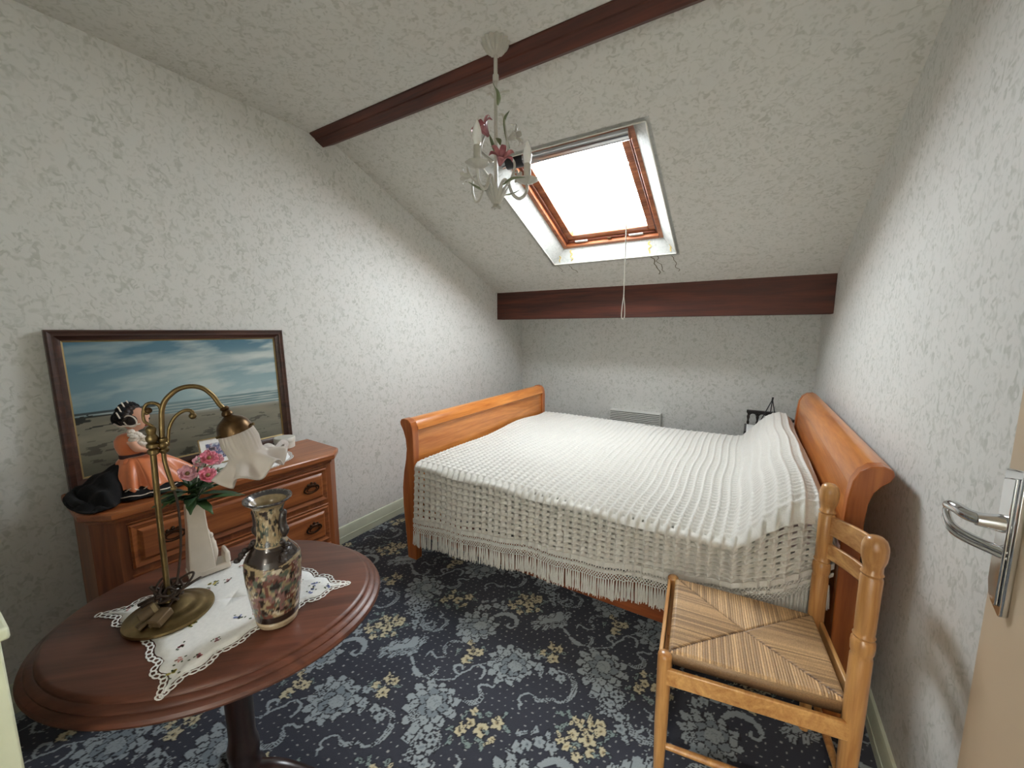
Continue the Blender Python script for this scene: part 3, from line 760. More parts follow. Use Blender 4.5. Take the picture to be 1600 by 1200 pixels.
# net border: two solid bands and two rows of crossed threads
hem = P_[-1]
hx = hem[:, 0]; hy = hem[:, 1]
yat = lambda x: float(np.interp(x, hx, hy)); zat = lambda x: float(zbt(x))
def band(d0, d1, th=0.004):
    mb = MB(); vs = []; fs = []
    X = np.linspace(cx0, cx1, 260)
    for x in X:
        y = yat(x); z = zat(x)
        vs += [(x, y + th, z - d0), (x, y - th, z - d0), (x, y - th, z - d1), (x, y + th, z - d1)]
    for i in range(len(X) - 1):
        for k in range(4): fs.append((i * 4 + k, i * 4 + (k + 1) % 4, i * 4 + 4 + (k + 1) % 4, i * 4 + 4 + k))
    return mb.add(vs, fs)
obj(band(-0.004, 0.018), 'hem_band', M['knit'], cov); obj(band(0.034, 0.046), 'hem_band', M['knit'], cov)
mb = MB(); st = 0.0125
for d0, d1 in ((0.017, 0.035), (0.045, 0.060), (0.060, 0.078)):
    x = cx0 + 0.004
    while x < cx1 - st:
        for a, c in ((0, st), (st, 0)):
            xa, xb = x + a, x + c
            mb.tube([(xa, yat(xa), zat(xa) - d0), (xb, yat(xb), zat(xb) - d1)], 0.0021, 4, caps=False)
        x += st
obj(mb, 'net_border', M['knit'], cov, kind='stuff')
mb = MB(); rr = random.Random(5); x = cx0 + 0.004
while x < cx1 - 0.003:
    for k in range(5):
        xx = x + rr.uniform(-0.0038, 0.0038); ln = FR * rr.uniform(0.86, 1.06)
        y = yat(x); z = zat(x) - BD + 0.004
        jx, jy = rr.uniform(-0.005, 0.005), rr.uniform(-0.010, 0.004)
        mb.tube([(x, y + rr.uniform(-0.002, 0.002), z), (xx, y + jy * 0.4, z - ln * 0.45), (xx + jx, y + jy, z - ln)], [0.0027, 0.0027, 0.0019], 4, caps=False)
    x += 0.0112
obj(mb, 'fringe', M['knit'], cov, kind='stuff')
# the same hem along the pillow edge, frayed threads
mb = MB()
for i in range(150):
    y = 1.60 + i * 0.0117
    mb.tube([(0.294, y, 0.70), (0.300 + rr.uniform(-0.004, 0.001), y + rr.uniform(-0.01, 0.01), 0.66 + rr.uniform(-0.02, 0.02))], [0.002, 0.0012], 4, caps=False)
obj(mb, 'pillow_end_fringe', M['sheet'], cov, kind='stuff')

# ------------------------------------------------------------------ convector heater on the back wall
rad = thing('convector_heater', (-0.935, YB, 0.15), 'white slatted convector heater on the back wall behind the bed', 'heater')
obj(MB().box((-1.18, YB - 0.07, 0.15), (-0.69, YB - 0.001, 0.618)), 'casing', M['rad'], rad, bevel=0.004)
obj(MB().box((-1.172, YB - 0.074, 0.46), (-0.70, YB - 0.069, 0.612)), 'grille_back', M['dark_gap'], rad)
for i in range(9):
    z = 0.468 + i * 0.0172
    obj(MB().box((-1.174, YB - 0.086, z), (-0.696, YB - 0.072, z + 0.0105)), 'slat', M['rad'], rad, bevel=0.002)

# ------------------------------------------------------------------ dark bedside stand behind the bed
ns = thing('bedside_stand', (0.14, 3.66, 0), 'small black turned wood bedside stand with spindle gallery behind the pillow', 'stand')
obj(MB().box((-0.005, 3.50, 0.60), (0.31, 3.80, 0.625)), 'stand_top', M['black_wood'], ns, bevel=0.004)
for lx, ly in ((0.012, 3.52), (0.29, 3.52), (0.012, 3.78), (0.29, 3.78)):
    pr = [(0.012, 0), (0.018, 0.02), (0.013, 0.05), (0.017, 0.12), (0.011, 0.16), (0.02, 0.22), (0.02, 0.3), (0.011, 0.34), (0.021, 0.40), (0.011, 0.44), (0.022, 0.50), (0.011, 0.54), (0.018, 0.60)]
    obj(MB().lathe(pr, 12, Matrix.Translation((lx, ly, 0))), 'leg', M['black_wood'], ns)
for (xa, ya, xb, yb) in ((0.005, 3.79, 0.225, 3.79), (0.24, 3.79, 0.305, 3.52)):
    obj(MB().tube([(xa, ya, 0.735), (xb, yb, 0.735)], 0.014, 4, up=(0.7, 0.7, 1)), 'gallery_rail', M['black_wood'], ns)
for i, xx in enumerate((0.02, 0.085, 0.15, 0.215)):
    obj(MB().lathe([(0.006, 0.625), (0.011, 0.64), (0.006, 0.66), (0.012, 0.69), (0.006, 0.71), (0.014, 0.725)], 10, Matrix.Translation((xx, 3.79, 0))), 'spindle', M['black_wood'], ns)
for xx in (0.052, 0.118, 0.182):
    a_ = [(xx + 0.026 * math.cos(PI * k / 8), 3.79, 0.700 + 0.022 * math.sin(PI * k / 8)) for k in range(9)]
    obj(MB().tube(a_, 0.006, 6), 'arch', M['black_wood'], ns)
obj(MB().box((0.0, 3.505, 0.50), (0.305, 3.52, 0.57)), 'apron', M['black_wood'], ns, bevel=0.003)
cl = MB()
def clf(a, c):
    x = 0.012 + 0.22 * a; d = c * 0.34
    if d < 0.27: return (x, 3.765 - d, 0.628)
    e = d - 0.27
    return (x, 3.492 - 0.004 * math.sin(a * 9), 0.626 - e * (1.0 - 0.75 * abs(math.sin(a * PI * 1.5))) * 1.2)
cl.grid(20, 16, clf)
single(cl, 'stand_cloth', M['cloth'], (0.12, 3.64, 0.627), 'white pointed cloth laid over the black bedside stand', 'cloth', solid=0.002)
tp = thing('wire_tripod', (0.165, 3.64, 0.629), 'thin black tripod of three tied rods on the bedside stand', 'ornament')
ap = Vector((0.172, 3.655, 0.868))
for dx, dy in ((-0.085, -0.02), (-0.005, 0.06), (0.055, -0.03)):
    f = Vector((0.165 + dx, 3.65 + dy, 0.631)); e = ap + (ap - f) * 0.07
    obj(MB().tube([f, e], 0.0035, 6), 'rod', M['black'], tp)
obj(MB().ball(ap, (0.008, 0.008, 0.006), 8, 6), 'binding', M['black'], tp)

# ------------------------------------------------------------------ rush seated chair
FL_, FRr, BL, BR = Vector((-0.200, 1.560, 0)), Vector((-0.158, 1.150, 0)), Vector((0.252, 1.585, 0)), Vector((0.292, 1.222, 0))
ch_ = thing('rush_chair', (0.05, 1.39, 0), 'beech ladder back chair with woven rush seat beside the bed', 'chair')
def post(p, prof, name, n=18):
    obj(MB().lathe(prof, n, Matrix.Translation((p.x, p.y, 0))), name, M['beech'], ch_)
fp = [(0.014, 0.0), (0.016, 0.05), (0.0195, 0.2), (0.0205, 0.40), (0.0205, 0.430), (0.0195, 0.436), (0.015, 0.441), (0.007, 0.4435), (0.0003, 0.444)]
post(FL_, fp, 'front_leg'); post(FRr, fp, 'front_leg')
bp = [(0.015, 0.0), (0.018, 0.1), (0.0225, 0.30), (0.0235, 0.44), (0.0235, 0.585), (0.021, 0.592), (0.0245, 0.602), (0.0255, 0.618), (0.0245, 0.632), (0.0200, 0.638), (0.0235, 0.645), (0.0205, 0.651), (0.0215, 0.66),
      (0.0220, 0.72), (0.0225, 0.80), (0.0195, 0.806), (0.0230, 0.813), (0.0190, 0.820), (0.0200, 0.832), (0.0250, 0.850), (0.0265, 0.866), (0.0262, 0.874), (0.0268, 0.876), (0.0255, 0.886), (0.0215, 0.899), (0.0140, 0.906), (0.0003, 0.909)]
post(BL, bp, 'back_post'); post(BR, bp, 'back_post')
# curved slats
def slat(z0, z1, arch):
    mb = MB(); n = 18; vs = []; fs = []
    d = (BR - BL); out = Vector((d.y, -d.x, 0)).normalized()
    if out.x < 0: out = -out
    for i in range(n + 1):
        t = i / n; p = BL + d * t + out * (0.070 * math.sin(PI * t))
        zz1 = z1 + arch * math.sin(PI * t)
        tg = (d + out * 0.070 * PI * math.cos(PI * t)).normalized(); nn = Vector((tg.y, -tg.x, 0)) * 0.006
        vs += [p + nn + Vector((0, 0, z0)), p - nn + Vector((0, 0, z0)), p - nn + Vector((0, 0, zz1)), p + nn + Vector((0, 0, zz1))]
    for i in range(n):
        for k in range(4): fs.append((i * 4 + k, i * 4 + (k + 1) % 4, i * 4 + 4 + (k + 1) % 4, i * 4 + 4 + k))
    fs += [(0, 1, 2, 3), (n * 4 + 3, n * 4 + 2, n * 4 + 1, n * 4)]
    obj(mb.add(vs, fs), 'back_slat', M['beech_x'], ch_, bevel=0.003)
slat(0.742, 0.802, 0.012); slat(0.660, 0.712, 0.0)
def rail(a, c, z0, z1, th, name='seat_rail', off=0.0):
    d = (c - a).normalized(); n_ = Vector((-d.y, d.x, 0)) * th
    o_ = Vector((-d.y, d.x, 0)) * off
    vs = [p + o_ + s_ * n_ + Vector((0, 0, z)) for z in (z0, z1) for p, s_ in ((a, -1), (a, 1), (c, 1), (c, -1))]
    obj(MB().add(vs, [(0, 1, 2, 3), (4, 7, 6, 5), (0, 4, 5, 1), (1, 5, 6, 2), (2, 6, 7, 3), (3, 7, 4, 0)]), name, M['beech_x'], ch_, bevel=0.003)
rail(FL_, FRr, 0.355, 0.432, 0.006, off=-0.012); rail(FRr, BR, 0.350, 0.402, 0.007, off=-0.012); rail(FL_, BL, 0.350, 0.402, 0.007, off=0.012); rail(BL, BR, 0.36, 0.432, 0.006, off=0.012)
for a, c, z in ((FRr, BR, 0.125), (FL_, BL, 0.125), (FL_, FRr, 0.19), (BL, BR, 0.19)):
    obj(MB().tube([a + Vector((0, 0, z)), (a + c) / 2 + Vector((0, 0, z)), c + Vector((0, 0, z))], [0.009, 0.0115, 0.009], 12), 'stretcher', M['beech'], ch_)
# woven seat
NS = 300
mb = MB(); rs = np.random.default_rng(9)
s_in = 0.012
def quad(u, v): return (FL_ * (1 - u) + BL * u) * (1 - v) + (FRr * (1 - u) + BR * u) * v
c_lo, c_hi = np.array(lin(78, 54, 36)[:3]), np.array(lin(206, 168, 122)[:3])
strand = rs.uniform(0.0, 1, (4, 80))
vs = []; cs = []
K = 62
for j in range(NS):
    for i in range(NS):
        u, v = 0.02 + 0.95 * i / (NS - 1), 0.02 + 0.96 * j / (NS - 1)
        d = [u, 1 - u, v, 1 - v]                              # front, back, far, near
        # the diagonals meet left of the middle like the real weave
        k = int(np.argmin(d)); dm = d[k]
        along = v if k < 2 else u
        # strands run at right angles to the rail of each triangle
        ph = (along * K + 0.25 * math.sin(along * 31 + dm * 9 + k) * dm)
        si = int(ph) % 80; fr_ = ph - math.floor(ph)
        rdg = math.sqrt(max(0, 1 - (2 * fr_ - 1) ** 2))
        srt = sorted(d); gap = srt[1] - srt[0]
        seam = math.exp(-(gap / 0.012) ** 2)
        p = quad(u, v)
        edge = min(dm / 0.05, 1.0)
        z = 0.410 + 0.034 * math.sqrt(max(0, 1 - (1 - edge) ** 2)) - 0.006 * (dm / 0.5) + 0.0026 * rdg - 0.004 * seam
        vs.append((p.x, p.y, z))
        tone = 0.02 + (0.30 + 0.62 * strand[k, si]) * (0.25 + 0.75 * rdg) + 0.12 * (1 if k in (2, 3) else 0) - 0.35 * seam  # shade between strands and along seams is painted into the tone
        cs.append(tuple(np.clip(c_lo + (c_hi - c_lo) * np.clip(tone, 0, 1.1), 0, 1)))
mb.v = vs; mb.c = cs
mb.f = [(j * NS + i, j * NS + i + 1, (j + 1) * NS + i + 1, (j + 1) * NS + i) for j in range(NS - 1) for i in range(NS - 1)]
# underside
o0 = len(mb.v)
for u, v in ((0.02, 0.02), (0.97, 0.02), (0.97, 0.98), (0.02, 0.98)):
    p = quad(u, v); mb.v.append((p.x, p.y, 0.402)); mb.c.append(tuple(c_lo))
mb.f.append((o0 + 3, o0 + 2, o0 + 1, o0))
for (i0, i1, step) in ((0, 0, 0),):
    pass
bor = [i for i in range(NS)], [(NS - 1) + j * NS for j in range(NS)], [(NS - 1) * NS + i for i in range(NS - 1, -1, -1)], [j * NS for j in range(NS - 1, -1, -1)]
for e, lst in enumerate(bor):
    a, c = o0 + e, o0 + (e + 1) % 4
    mb.f.append(tuple(lst[::-1]) + (a, c))
obj(mb, 'rush_seat', M['rush'], ch_, angle=180)

# ------------------------------------------------------------------ dresser
DW, DD, DH = 0.79, 0.362, 0.782
dang = math.atan2(0.817, 0.05)
DO = Vector((-1.852, 0.392, 0))
dr = thing('chest_of_drawers', tuple(DO), 'oak chest of drawers with canted corners standing against the left wall', 'chest of drawers', rotz=dang)
dM = Matrix.Translation(DO) @ Matrix.Rotation(dang, 4, 'Z')
CH = 0.058
def octo(e, ch=CH):                                            # plan outline, e = overhang
    return [(-CH - e, CH + 0.0), (-e * 0.5, -e), (DW + e * 0.5, -e), (DW + CH + e, CH), (DW + CH + e, DD), (-CH - e, DD)]
def oct_prism(e, z0, z1, name, m, bevel=0.003):
    return obj(MB().prism(octo(e), z0, z1, lambda a, c, t: (a, c, t)), name, m, dr, world=False, bevel=bevel)
oct_prism(0.0, 0.06, DH - 0.034, 'carcass', M['oak_v'])
oct_prism(0.012, 0.0, 0.07, 'plinth', M['oak'])
oct_prism(0.006, DH - 0.046, DH - 0.030, 'cornice', M['oak'])
oct_prism(0.024, DH - 0.032, DH, 'top_board', M['oak'], bevel=0.008)
def pull(parent, x, z):
    mb = MB()
    e1 = [(x + 0.036 * math.cos(a), -0.017 - 0.004 * math.sin(a), z - 0.004 + 0.021 * math.sin(a)) for a in np.linspace(0, 2 * PI, 25)]
    mb.tube(e1, 0.0036, 7)
    e2 = [(x + 0.023 * math.cos(a), -0.020, z - 0.004 + 0.012 * math.sin(a)) for a in np.linspace(0, 2 * PI, 21)]
    mb.tube(e2, 0.0024, 6)
    for dx in (-0.016, 0, 0.016):
        mb.ball((x + dx, -0.019, z + 0.020 + (0.006 if dx == 0 else 0)), (0.007, 0.005, 0.007), 8, 6)
    mb.ball((x - 0.026, -0.016, z + 0.008), 0.006, 8, 6); mb.ball((x + 0.026, -0.016, z + 0.008), 0.006, 8, 6)
    for s_ in (-1, 1): mb.tube([(x + s_ * 0.03, -0.004, z + 0.004), (x + s_ * 0.03, -0.018, z + 0.004)], 0.004, 6)
    return obj(mb, 'drawer_pull', M['handle_metal'], parent, world=False)
for z0, z1 in ((0.548, 0.715), (0.335, 0.515), (0.105, 0.302)):
    mb = MB()
    x0, x1 = 0.028, DW - 0.028
    lay = [(0, 0.0005), (0, -0.008), (0.006, -0.0115), (0.022, -0.006), (0.030, -0.013), (0.034, -0.0145)]   # (inset, y)
    vs = []
    for ins, y in lay: vs += [(x0 + ins, y, z0 + ins), (x1 - ins, y, z0 + ins), (x1 - ins, y, z1 - ins), (x0 + ins, y, z1 - ins)]
    fs = [(i * 4 + k, i * 4 + (k + 1) % 4, i * 4 + 4 + (k + 1) % 4, i * 4 + 4 + k) for i in range(len(lay) - 1) for k in range(4)]
    n4 = (len(lay) - 1) * 4
    fs += [(n4, n4 + 1, n4 + 2, n4 + 3), (3, 2, 1, 0)]
    d_ = obj(mb.add(vs, fs), 'drawer', M['oak'], dr, world=False, angle=20)
    zc = (z0 + z1) / 2 + 0.004
    pull(d_, 0.145, zc); pull(d_, DW - 0.112, zc)
    # shallow cock bead above the drawer
    obj(MB().box((x0 - 0.004, -0.006, z1 + 0.004), (x1 + 0.004, 0.001, z1 + 0.010)), 'bead', M['oak'], dr, world=False, bevel=0.0015)

DT = DH + 0.0005                                                # dresser top
# ------------------------------------------------------------------ big framed beach photograph leaning on the wall
pic = thing('framed_picture', (-2.19, 0.785, DT), 'large brown framed beach photograph leaning on the wall over the dresser', 'picture')
PW0, PW1, PH = 0.352, 1.212, 0.618
tl = math.radians(2.6)
def pf(y, h, d):                                                # along the frame, up the frame, towards the room
    return (-2.202 - math.sin(tl) * h + math.cos(tl) * d, y, DT + 0.003 + math.cos(tl) * h + math.sin(tl) * d)
def pbar(y0, y1, h0, h1, d0, d1, y0b=None, y1b=None):
    return None
fw = 0.040
pro = [(0, 0), (0, 0.020), (0.006, 0.026), (0.014, 0.022), (0.022, 0.023), (0.032, 0.012), (fw, 0.010), (fw, 0)]       # (inset, depth)
corners = [(PW0, 0), (PW1, 0), (PW1, PH), (PW0, PH)]
def rect(ins): return [(PW0 + ins, ins), (PW1 - ins, ins), (PW1 - ins, PH - ins), (PW0 + ins, PH - ins)]
for k in range(4):
    vs = []
    for ins, d in pro:
        r_ = rect(ins); vs += [pf(*r_[k], d), pf(*r_[(k + 1) % 4], d)]
    n_ = len(pro)
    fs = [(i * 2, i * 2 + 1, ((i + 1) % n_) * 2 + 1, ((i + 1) % n_) * 2) for i in range(n_)] + [tuple(range(0, 2 * n_, 2)), tuple(range(2 * n_ - 1, 0, -2))]
    obj(MB().add(vs, fs), 'frame_bar', M['frame'], pic, angle=35)
for k in range(4):
    r_ = rect(fw - 0.001); r2 = rect(fw + 0.006)
    vs = [pf(*r_[k], 0.006), pf(*r_[(k + 1) % 4], 0.006), pf(*r2[(k + 1) % 4], 0.003), pf(*r2[k], 0.003), pf(*r_[k], 0.001), pf(*r_[(k + 1) % 4], 0.001), pf(*r2[(k + 1) % 4], 0.001), pf(*r2[k], 0.001)]
    obj(MB().add(vs, [(0, 1, 2, 3), (7, 6, 5, 4), (0, 4, 5, 1), (1, 5, 6, 2), (2, 6, 7, 3), (3, 7, 4, 0)]), 'gilt_slip', M['gold'], pic)
nu, nv = 260, 170
U, V = np.meshgrid(np.linspace(0, 1, nu), np.linspace(0, 1, nv))
HZ = 0.475 + 0.0 * U
c_ = lambda *a: np.array(lin(*a)[:3])
def mixc(a, b_, t): return a + (b_ - a) * t[..., None]
sky = mixc(np.tile(c_(150, 176, 180), (nv, nu, 1)), np.tile(c_(78, 118, 136), (nv, nu, 1)), sstep(0.5, 1.0, V))
sky = mixc(sky, np.tile(c_(66, 108, 128), (nv, nu, 1)), 0.6 * (1 - sstep(0.0, 0.5, U)))
cl_ = fbm(U * 4 + V * 3, V * 14 - U * 3, 5, 5)
sky = mixc(sky, np.tile(c_(196, 206, 200), (nv, nu, 1)), np.clip((cl_ - 0.46) * 4.0, 0, 1) * (0.25 + 0.75 * U) * 0.9)
sky = mixc(sky, np.tile(c_(206, 212, 204), (nv, nu, 1)), 0.55 * np.exp(-((V - 0.80 - 0.10 * (U - 0.6)) / 0.05) ** 2) * sstep(0.25, 0.8, U))
sea = mixc(np.tile(c_(108, 134, 138), (nv, nu, 1)), np.tile(c_(186, 196, 192), (nv, nu, 1)), np.clip((np.sin(V * 260 + 5 * fbm(U * 6, V * 40, 3, 2)) * fbm(U * 9, V * 60, 3, 8)) * 1.5, 0, 1))
sand = mixc(np.tile(c_(106, 105, 93), (nv, nu, 1)), np.tile(c_(142, 139, 122), (nv, nu, 1)), fbm(U * 6, V * 22, 4, 12))
sand = mixc(sand, np.tile(c_(84, 84, 70), (nv, nu, 1)), 0.8 * (1 - sstep(0.0, 0.32, V)) * (1 - 0.5 * U))
sand = mixc(sand, np.tile(c_(170, 176, 168), (nv, nu, 1)), 0.6 * np.exp(-((V - 0.40 + 0.04 * U) / 0.02) ** 2) * sstep(0.2, 0.5, U))
shore = 0.39 - 0.03 * U + 0.05 * (1 - sstep(0.1, 0.45, U))
im = np.where((V > HZ)[..., None], sky, np.where((V > shore)[..., None], sea, sand))
rock = (fbm(U * 10, V * 34, 4, 21) > 0.5) & (np.abs(V - (0.40 + 0.02 * np.sin(U * 9))) < 0.055) & (U < 0.24 + 0.04 * np.sin(V * 60))
im[rock] = c_(40, 44, 42)
land = (np.abs(V - 0.468) < 0.008) & (U < 0.32); im[land] = c_(62, 74, 76)
peb = (fbm(U * 16, V * 46, 3, 33) > 0.66) & (V < 0.33); im[peb] = im[peb] * 0.45
x_, y_ = PW0 + fw + (PW1 - PW0 - 2 * fw) * U, fw + (PH - 2 * fw) * V
mb = MB()
mb.v = [pf(a, c, 0.002) for a, c in zip(x_.ravel(), y_.ravel())]
mb.f = [(j * nu + i, j * nu + i + 1, (j + 1) * nu + i + 1, (j + 1) * nu + i) for j in range(nv - 1) for i in range(nu - 1)]
mb.c = [tuple(p) for p in im.reshape(-1, 3)]
obj(mb, 'photo_print', M['photo'], pic, angle=180)
obj(MB().add([pf(*p, d) for d in (0.0, -0.004) for p in rect(0.004)], [(0, 1, 2, 3), (7, 6, 5, 4), (0, 4, 5, 1), (1, 5, 6, 2), (2, 6, 7, 3), (3, 7, 4, 0)]), 'backing_board', M['taupe'], pic)

# ------------------------------------------------------------------ oval pedestal table
TZ = 0.685
TC = Vector((-1.168, 0.440, 0)); TA = math.radians(43)
tb = thing('oval_table', tuple(TC), 'oval reddish brown pedestal table with moulded edge in the foreground', 'table', rotz=TA)
ex, ey = 0.392, 0.327
def oval(prof, name, m, n=96):
    mb = MB(); vs = []; fs = []
    for ins, z in prof:                                           # inset from the outline
        for k in range(n):
            a = 2 * PI * k / n
            vs.append(((ex - ins) * math.cos(a), (ey - ins) * math.sin(a), z))
    for i in range(len(prof) - 1):
        for k in range(n): fs.append((i * n + k, i * n + (k + 1) % n, (i + 1) * n + (k + 1) % n, (i + 1) * n + k))
    fs += [tuple(reversed(range(n))), tuple(range((len(prof) - 1) * n, len(prof) * n))]
    return obj(mb.add(vs, fs), name, m, tb, world=False, angle=28)
oval([(0.040, TZ - 0.046), (0.010, TZ - 0.046), (0.002, TZ - 0.040), (0.0, TZ - 0.034), (0.003, TZ - 0.027), (0.010, TZ - 0.022), (0.014, TZ - 0.021), (0.014, TZ - 0.018), (0.018, TZ - 0.014), (0.026, TZ - 0.011),
      (0.029, TZ - 0.0105), (0.030, TZ - 0.006), (0.034, TZ - 0.002), (0.040, TZ)], 'table_top', M['mahog'])
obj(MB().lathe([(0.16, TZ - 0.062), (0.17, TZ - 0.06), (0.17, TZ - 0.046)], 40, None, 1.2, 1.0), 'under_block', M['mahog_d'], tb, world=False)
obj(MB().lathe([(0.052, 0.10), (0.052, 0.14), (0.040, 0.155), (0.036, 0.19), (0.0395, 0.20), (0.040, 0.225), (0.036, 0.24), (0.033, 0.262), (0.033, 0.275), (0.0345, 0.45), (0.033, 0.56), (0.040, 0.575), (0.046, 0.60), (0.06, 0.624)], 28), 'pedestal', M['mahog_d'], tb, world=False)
for k in range(3):
    a = -TA + math.radians(45) + k * 2 * PI / 3
    c_s, s_s = math.cos(a), math.sin(a)
    pts = bez([(0.03 * c_s, 0.03 * s_s, 0.135), (0.09 * c_s, 0.09 * s_s, 0.118), (0.16 * c_s, 0.16 * s_s, 0.07), (0.21 * c_s, 0.21 * s_s, 0.028), (0.25 * c_s, 0.25 * s_s, 0.019)], 5)
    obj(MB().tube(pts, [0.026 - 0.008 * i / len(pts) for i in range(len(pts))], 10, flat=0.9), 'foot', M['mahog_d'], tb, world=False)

# ------------------------------------------------------------------ embroidered cloths with eyelet edges
def lace_cloth(outline, z, name, label, seed, mids, er=(0.0085, 0.0052), m=None, drape=None):
    """outline: closed loop of 2d points (star shaped), eyelets run along it"""
    cx = sum(p[0] for p in outline) / len(outline); cy = sum(p[1] for p in outline) / len(outline)
    root = thing(name, (cx, cy, z), label, 'doily')
    dz = drape or (lambda x, y: 0.0)
    # even points along the outline
    P = [Vector((p[0], p[1], 0)) for p in outline]
    L_ = [0]
    for i in range(len(P)): L_.append(L_[-1] + (P[(i + 1) % len(P)] - P[i]).length)
    def at(s):
        s %= L_[-1]
        i = max(k for k in range(len(P)) if L_[k] <= s)
        t = (s - L_[i]) / max(1e-9, L_[i + 1] - L_[i])
        return P[i].lerp(P[(i + 1) % len(P)], t)
    n = int(L_[-1] / (er[0] * 1.75))
    pts = [at(L_[-1] * k / n) for k in range(n)]
    c = Vector((cx, cy, 0))
    inner = []
    for k in range(n):
        tg = (pts[(k + 1) % n] - pts[k - 1]).normalized(); nn = Vector((tg.y, -tg.x, 0))
        if nn.dot(c - pts[k]) < 0: nn = -nn
        inner.append((pts[k] + nn * er[1] * 1.75, tg, nn))
    mb = MB(); th = 0.0012; R_ = 6
    vs = []; fs = []
    for r in range(R_ + 1):
        for p, _, _ in inner:
            q = c.lerp(p, 1 - r / R_ * 0.999)
            vs.append((q.x, q.y, z + th + dz(q.x, q.y)))
    for r in range(R_):
        for k in range(n): fs.append((r * n + k, r * n + (k + 1) % n, (r + 1) * n + (k + 1) % n, (r + 1) * n + k))
    obj(mb.add(vs, fs), 'cloth_field', M['cloth'], root, solid=0.0012)
    mb = MB()
    for k, (p, tg, nn) in enumerate(inner):                       # eyelets: flat oval loops
        q = pts[k]; o_ = []
        for a in np.linspace(0, 2 * PI, 11):
            e = q + tg * (er[0] * math.cos(a)) + nn * (er[1] * math.sin(a))
            o_.append((e.x, e.y, z + th + dz(e.x, e.y)))
        mb.tube(o_, 0.0018, 5, flat=0.6, caps=False)
    obj(mb, 'eyelet_edge', M['cloth'], root, kind='stuff')
    mb = MB(); rr = random.Random(seed)
    pal = [lin(196, 120, 124), lin(206, 150, 148), lin(120, 132, 180), lin(196, 182, 96), lin(150, 88, 96)]
    gr = lin(72, 88, 66)
    def dab(x, y, r, col):
        a0 = rr.uniform(0, 6); e = rr.uniform(0.5, 0.9)
        pz = z + th + 0.0013 + dz(x, y)
        mb.add([(x + r * math.cos(a) * math.cos(a0) - r * e * math.sin(a) * math.sin(a0), y + r * math.cos(a) * math.sin(a0) + r * e * math.sin(a) * math.cos(a0), pz) for a in np.linspace(0, 2 * PI, 8)[:-1]], [tuple(range(7))], col)
    for (x, y, big) in mids:
        col = rr.choice(pal)
        for _ in range(4): dab(x + rr.uniform(-1, 1) * 0.007 * big, y + rr.uniform(-1, 1) * 0.007 * big, 0.0045 * big, col)
        for _ in range(4): dab(x + rr.uniform(-1, 1) * 0.013 * big, y + rr.uniform(-1, 1) * 0.013 * big, 0.003 * big, gr)
    obj(mb, 'embroidery', M['paint'], root, kind='stuff')
    return root
# square cloth on the table with pointed corners
S_ = 0.212; dc = Vector((-1.150, 0.442)); da = math.radians(-1.5)
side = [(0.0, 0.0), (0.06, 0.014), (0.125, 0.031), (0.145, 0.022), (0.19, 0.016), (0.235, 0.026), (0.26, 0.042), (0.31, 0.032), (0.37, 0.032), (0.42, 0.045), (0.46, 0.046), (0.5, 0.042)]
side = side + [(1 - t, d) for t, d in reversed(side[:-1])]
cs4 = [(-S_, -S_), (S_, -S_), (S_, S_), (-S_, S_)]
ol = []
for k in range(4):
    a, c = Vector(cs4[k]), Vector(cs4[(k + 1) % 4]); d = c - a; nn = Vector((-d.y, d.x)).normalized()
    for t, ins in side[:-1]: ol.append(a + d * t + nn * ins * 0.8)
rt = Matrix.Rotation(da, 2)
ol = [tuple(dc + rt @ p) for p in ol]
mids = []
for k in range(4):
    a, c = Vector(cs4[k]), Vector(cs4[(k + 1) % 4]); d = c - a; nn = Vector((-d.y, d.x)).normalized()
    for t, ins, b_ in ((0.085, 0.048, 1.0), (0.19, 0.058, 1.0), (0.30, 0.075, 0.8), (0.5, 0.10, 1.2), (0.56, 0.115, 1.0), (0.44, 0.118, 1.0), (0.70, 0.075, 0.9), (0.81, 0.058, 1.0)):
        q = dc + rt @ (a + d * t + nn * ins); mids.append((q.x, q.y, b_))
lace_cloth(ol, TZ + 0.0006, 'table_doily', 'white embroidered doily with pointed corners on the oval table', 4, mids)
TD = TZ + 0.0034                                                   # top of the cloth
# scalloped cloth on the dresser
ol = []
for k in range(120):
    a = 2 * PI * k / 120
    r = 1 + 0.05 * abs(math.sin(5 * a)) ** 0.8
    p = Vector((-0.163 * math.cos(a) * r, 0.208 * math.sin(a) * r))
    ol.append((-1.992 + p.x, 0.86 + p.y))
mids = [(-1.992 + 0.105 * math.cos(a), 0.86 + 0.14 * math.sin(a), 1.0) for a in np.linspace(0.2, 6.4, 12)]
lace_cloth(ol, DT + 0.0006, 'dresser_doily', 'white embroidered scalloped doily on the chest of drawers', 6, mids)
DTD = DT + 0.0034

# ------------------------------------------------------------------ brass gooseneck lamp
LB = Vector((-1.213, 0.331, 0)); ER = Vector((0.26, 0.966, 0)).normalized()
lamp = thing('table_lamp', (LB.x, LB.y, TD), 'aged brass gooseneck lamp with frosted glass shade on the oval table', 'lamp')
def lz(r, z, off=0.0):
    return LB + ER * (r - 0.006) + Vector((ER.y, -ER.x, 0)) * off + Vector((0, 0, z))
LT = Matrix.Translation((LB.x, LB.y, TD))
obj(MB().lathe([(0.088, 0.0), (0.091, 0.004), (0.090, 0.009), (0.080, 0.013), (0.074, 0.0135), (0.070, 0.017), (0.058, 0.021), (0.052, 0.0215), (0.046, 0.026), (0.030, 0.034), (0.016, 0.040), (0.012, 0.052), (0.0075, 0.056), (0.0002, 0.056)], 48, LT), 'lamp_base', M['brass'], lamp)
obj(MB().tube([lz(0.006, TD + 0.05), lz(0.008, 0.95), lz(0.0115, 1.118)], 0.0062, 14), 'pole', M['brass'], lamp)
PM = Matrix.Translation(lz(0.0125, 1.105))
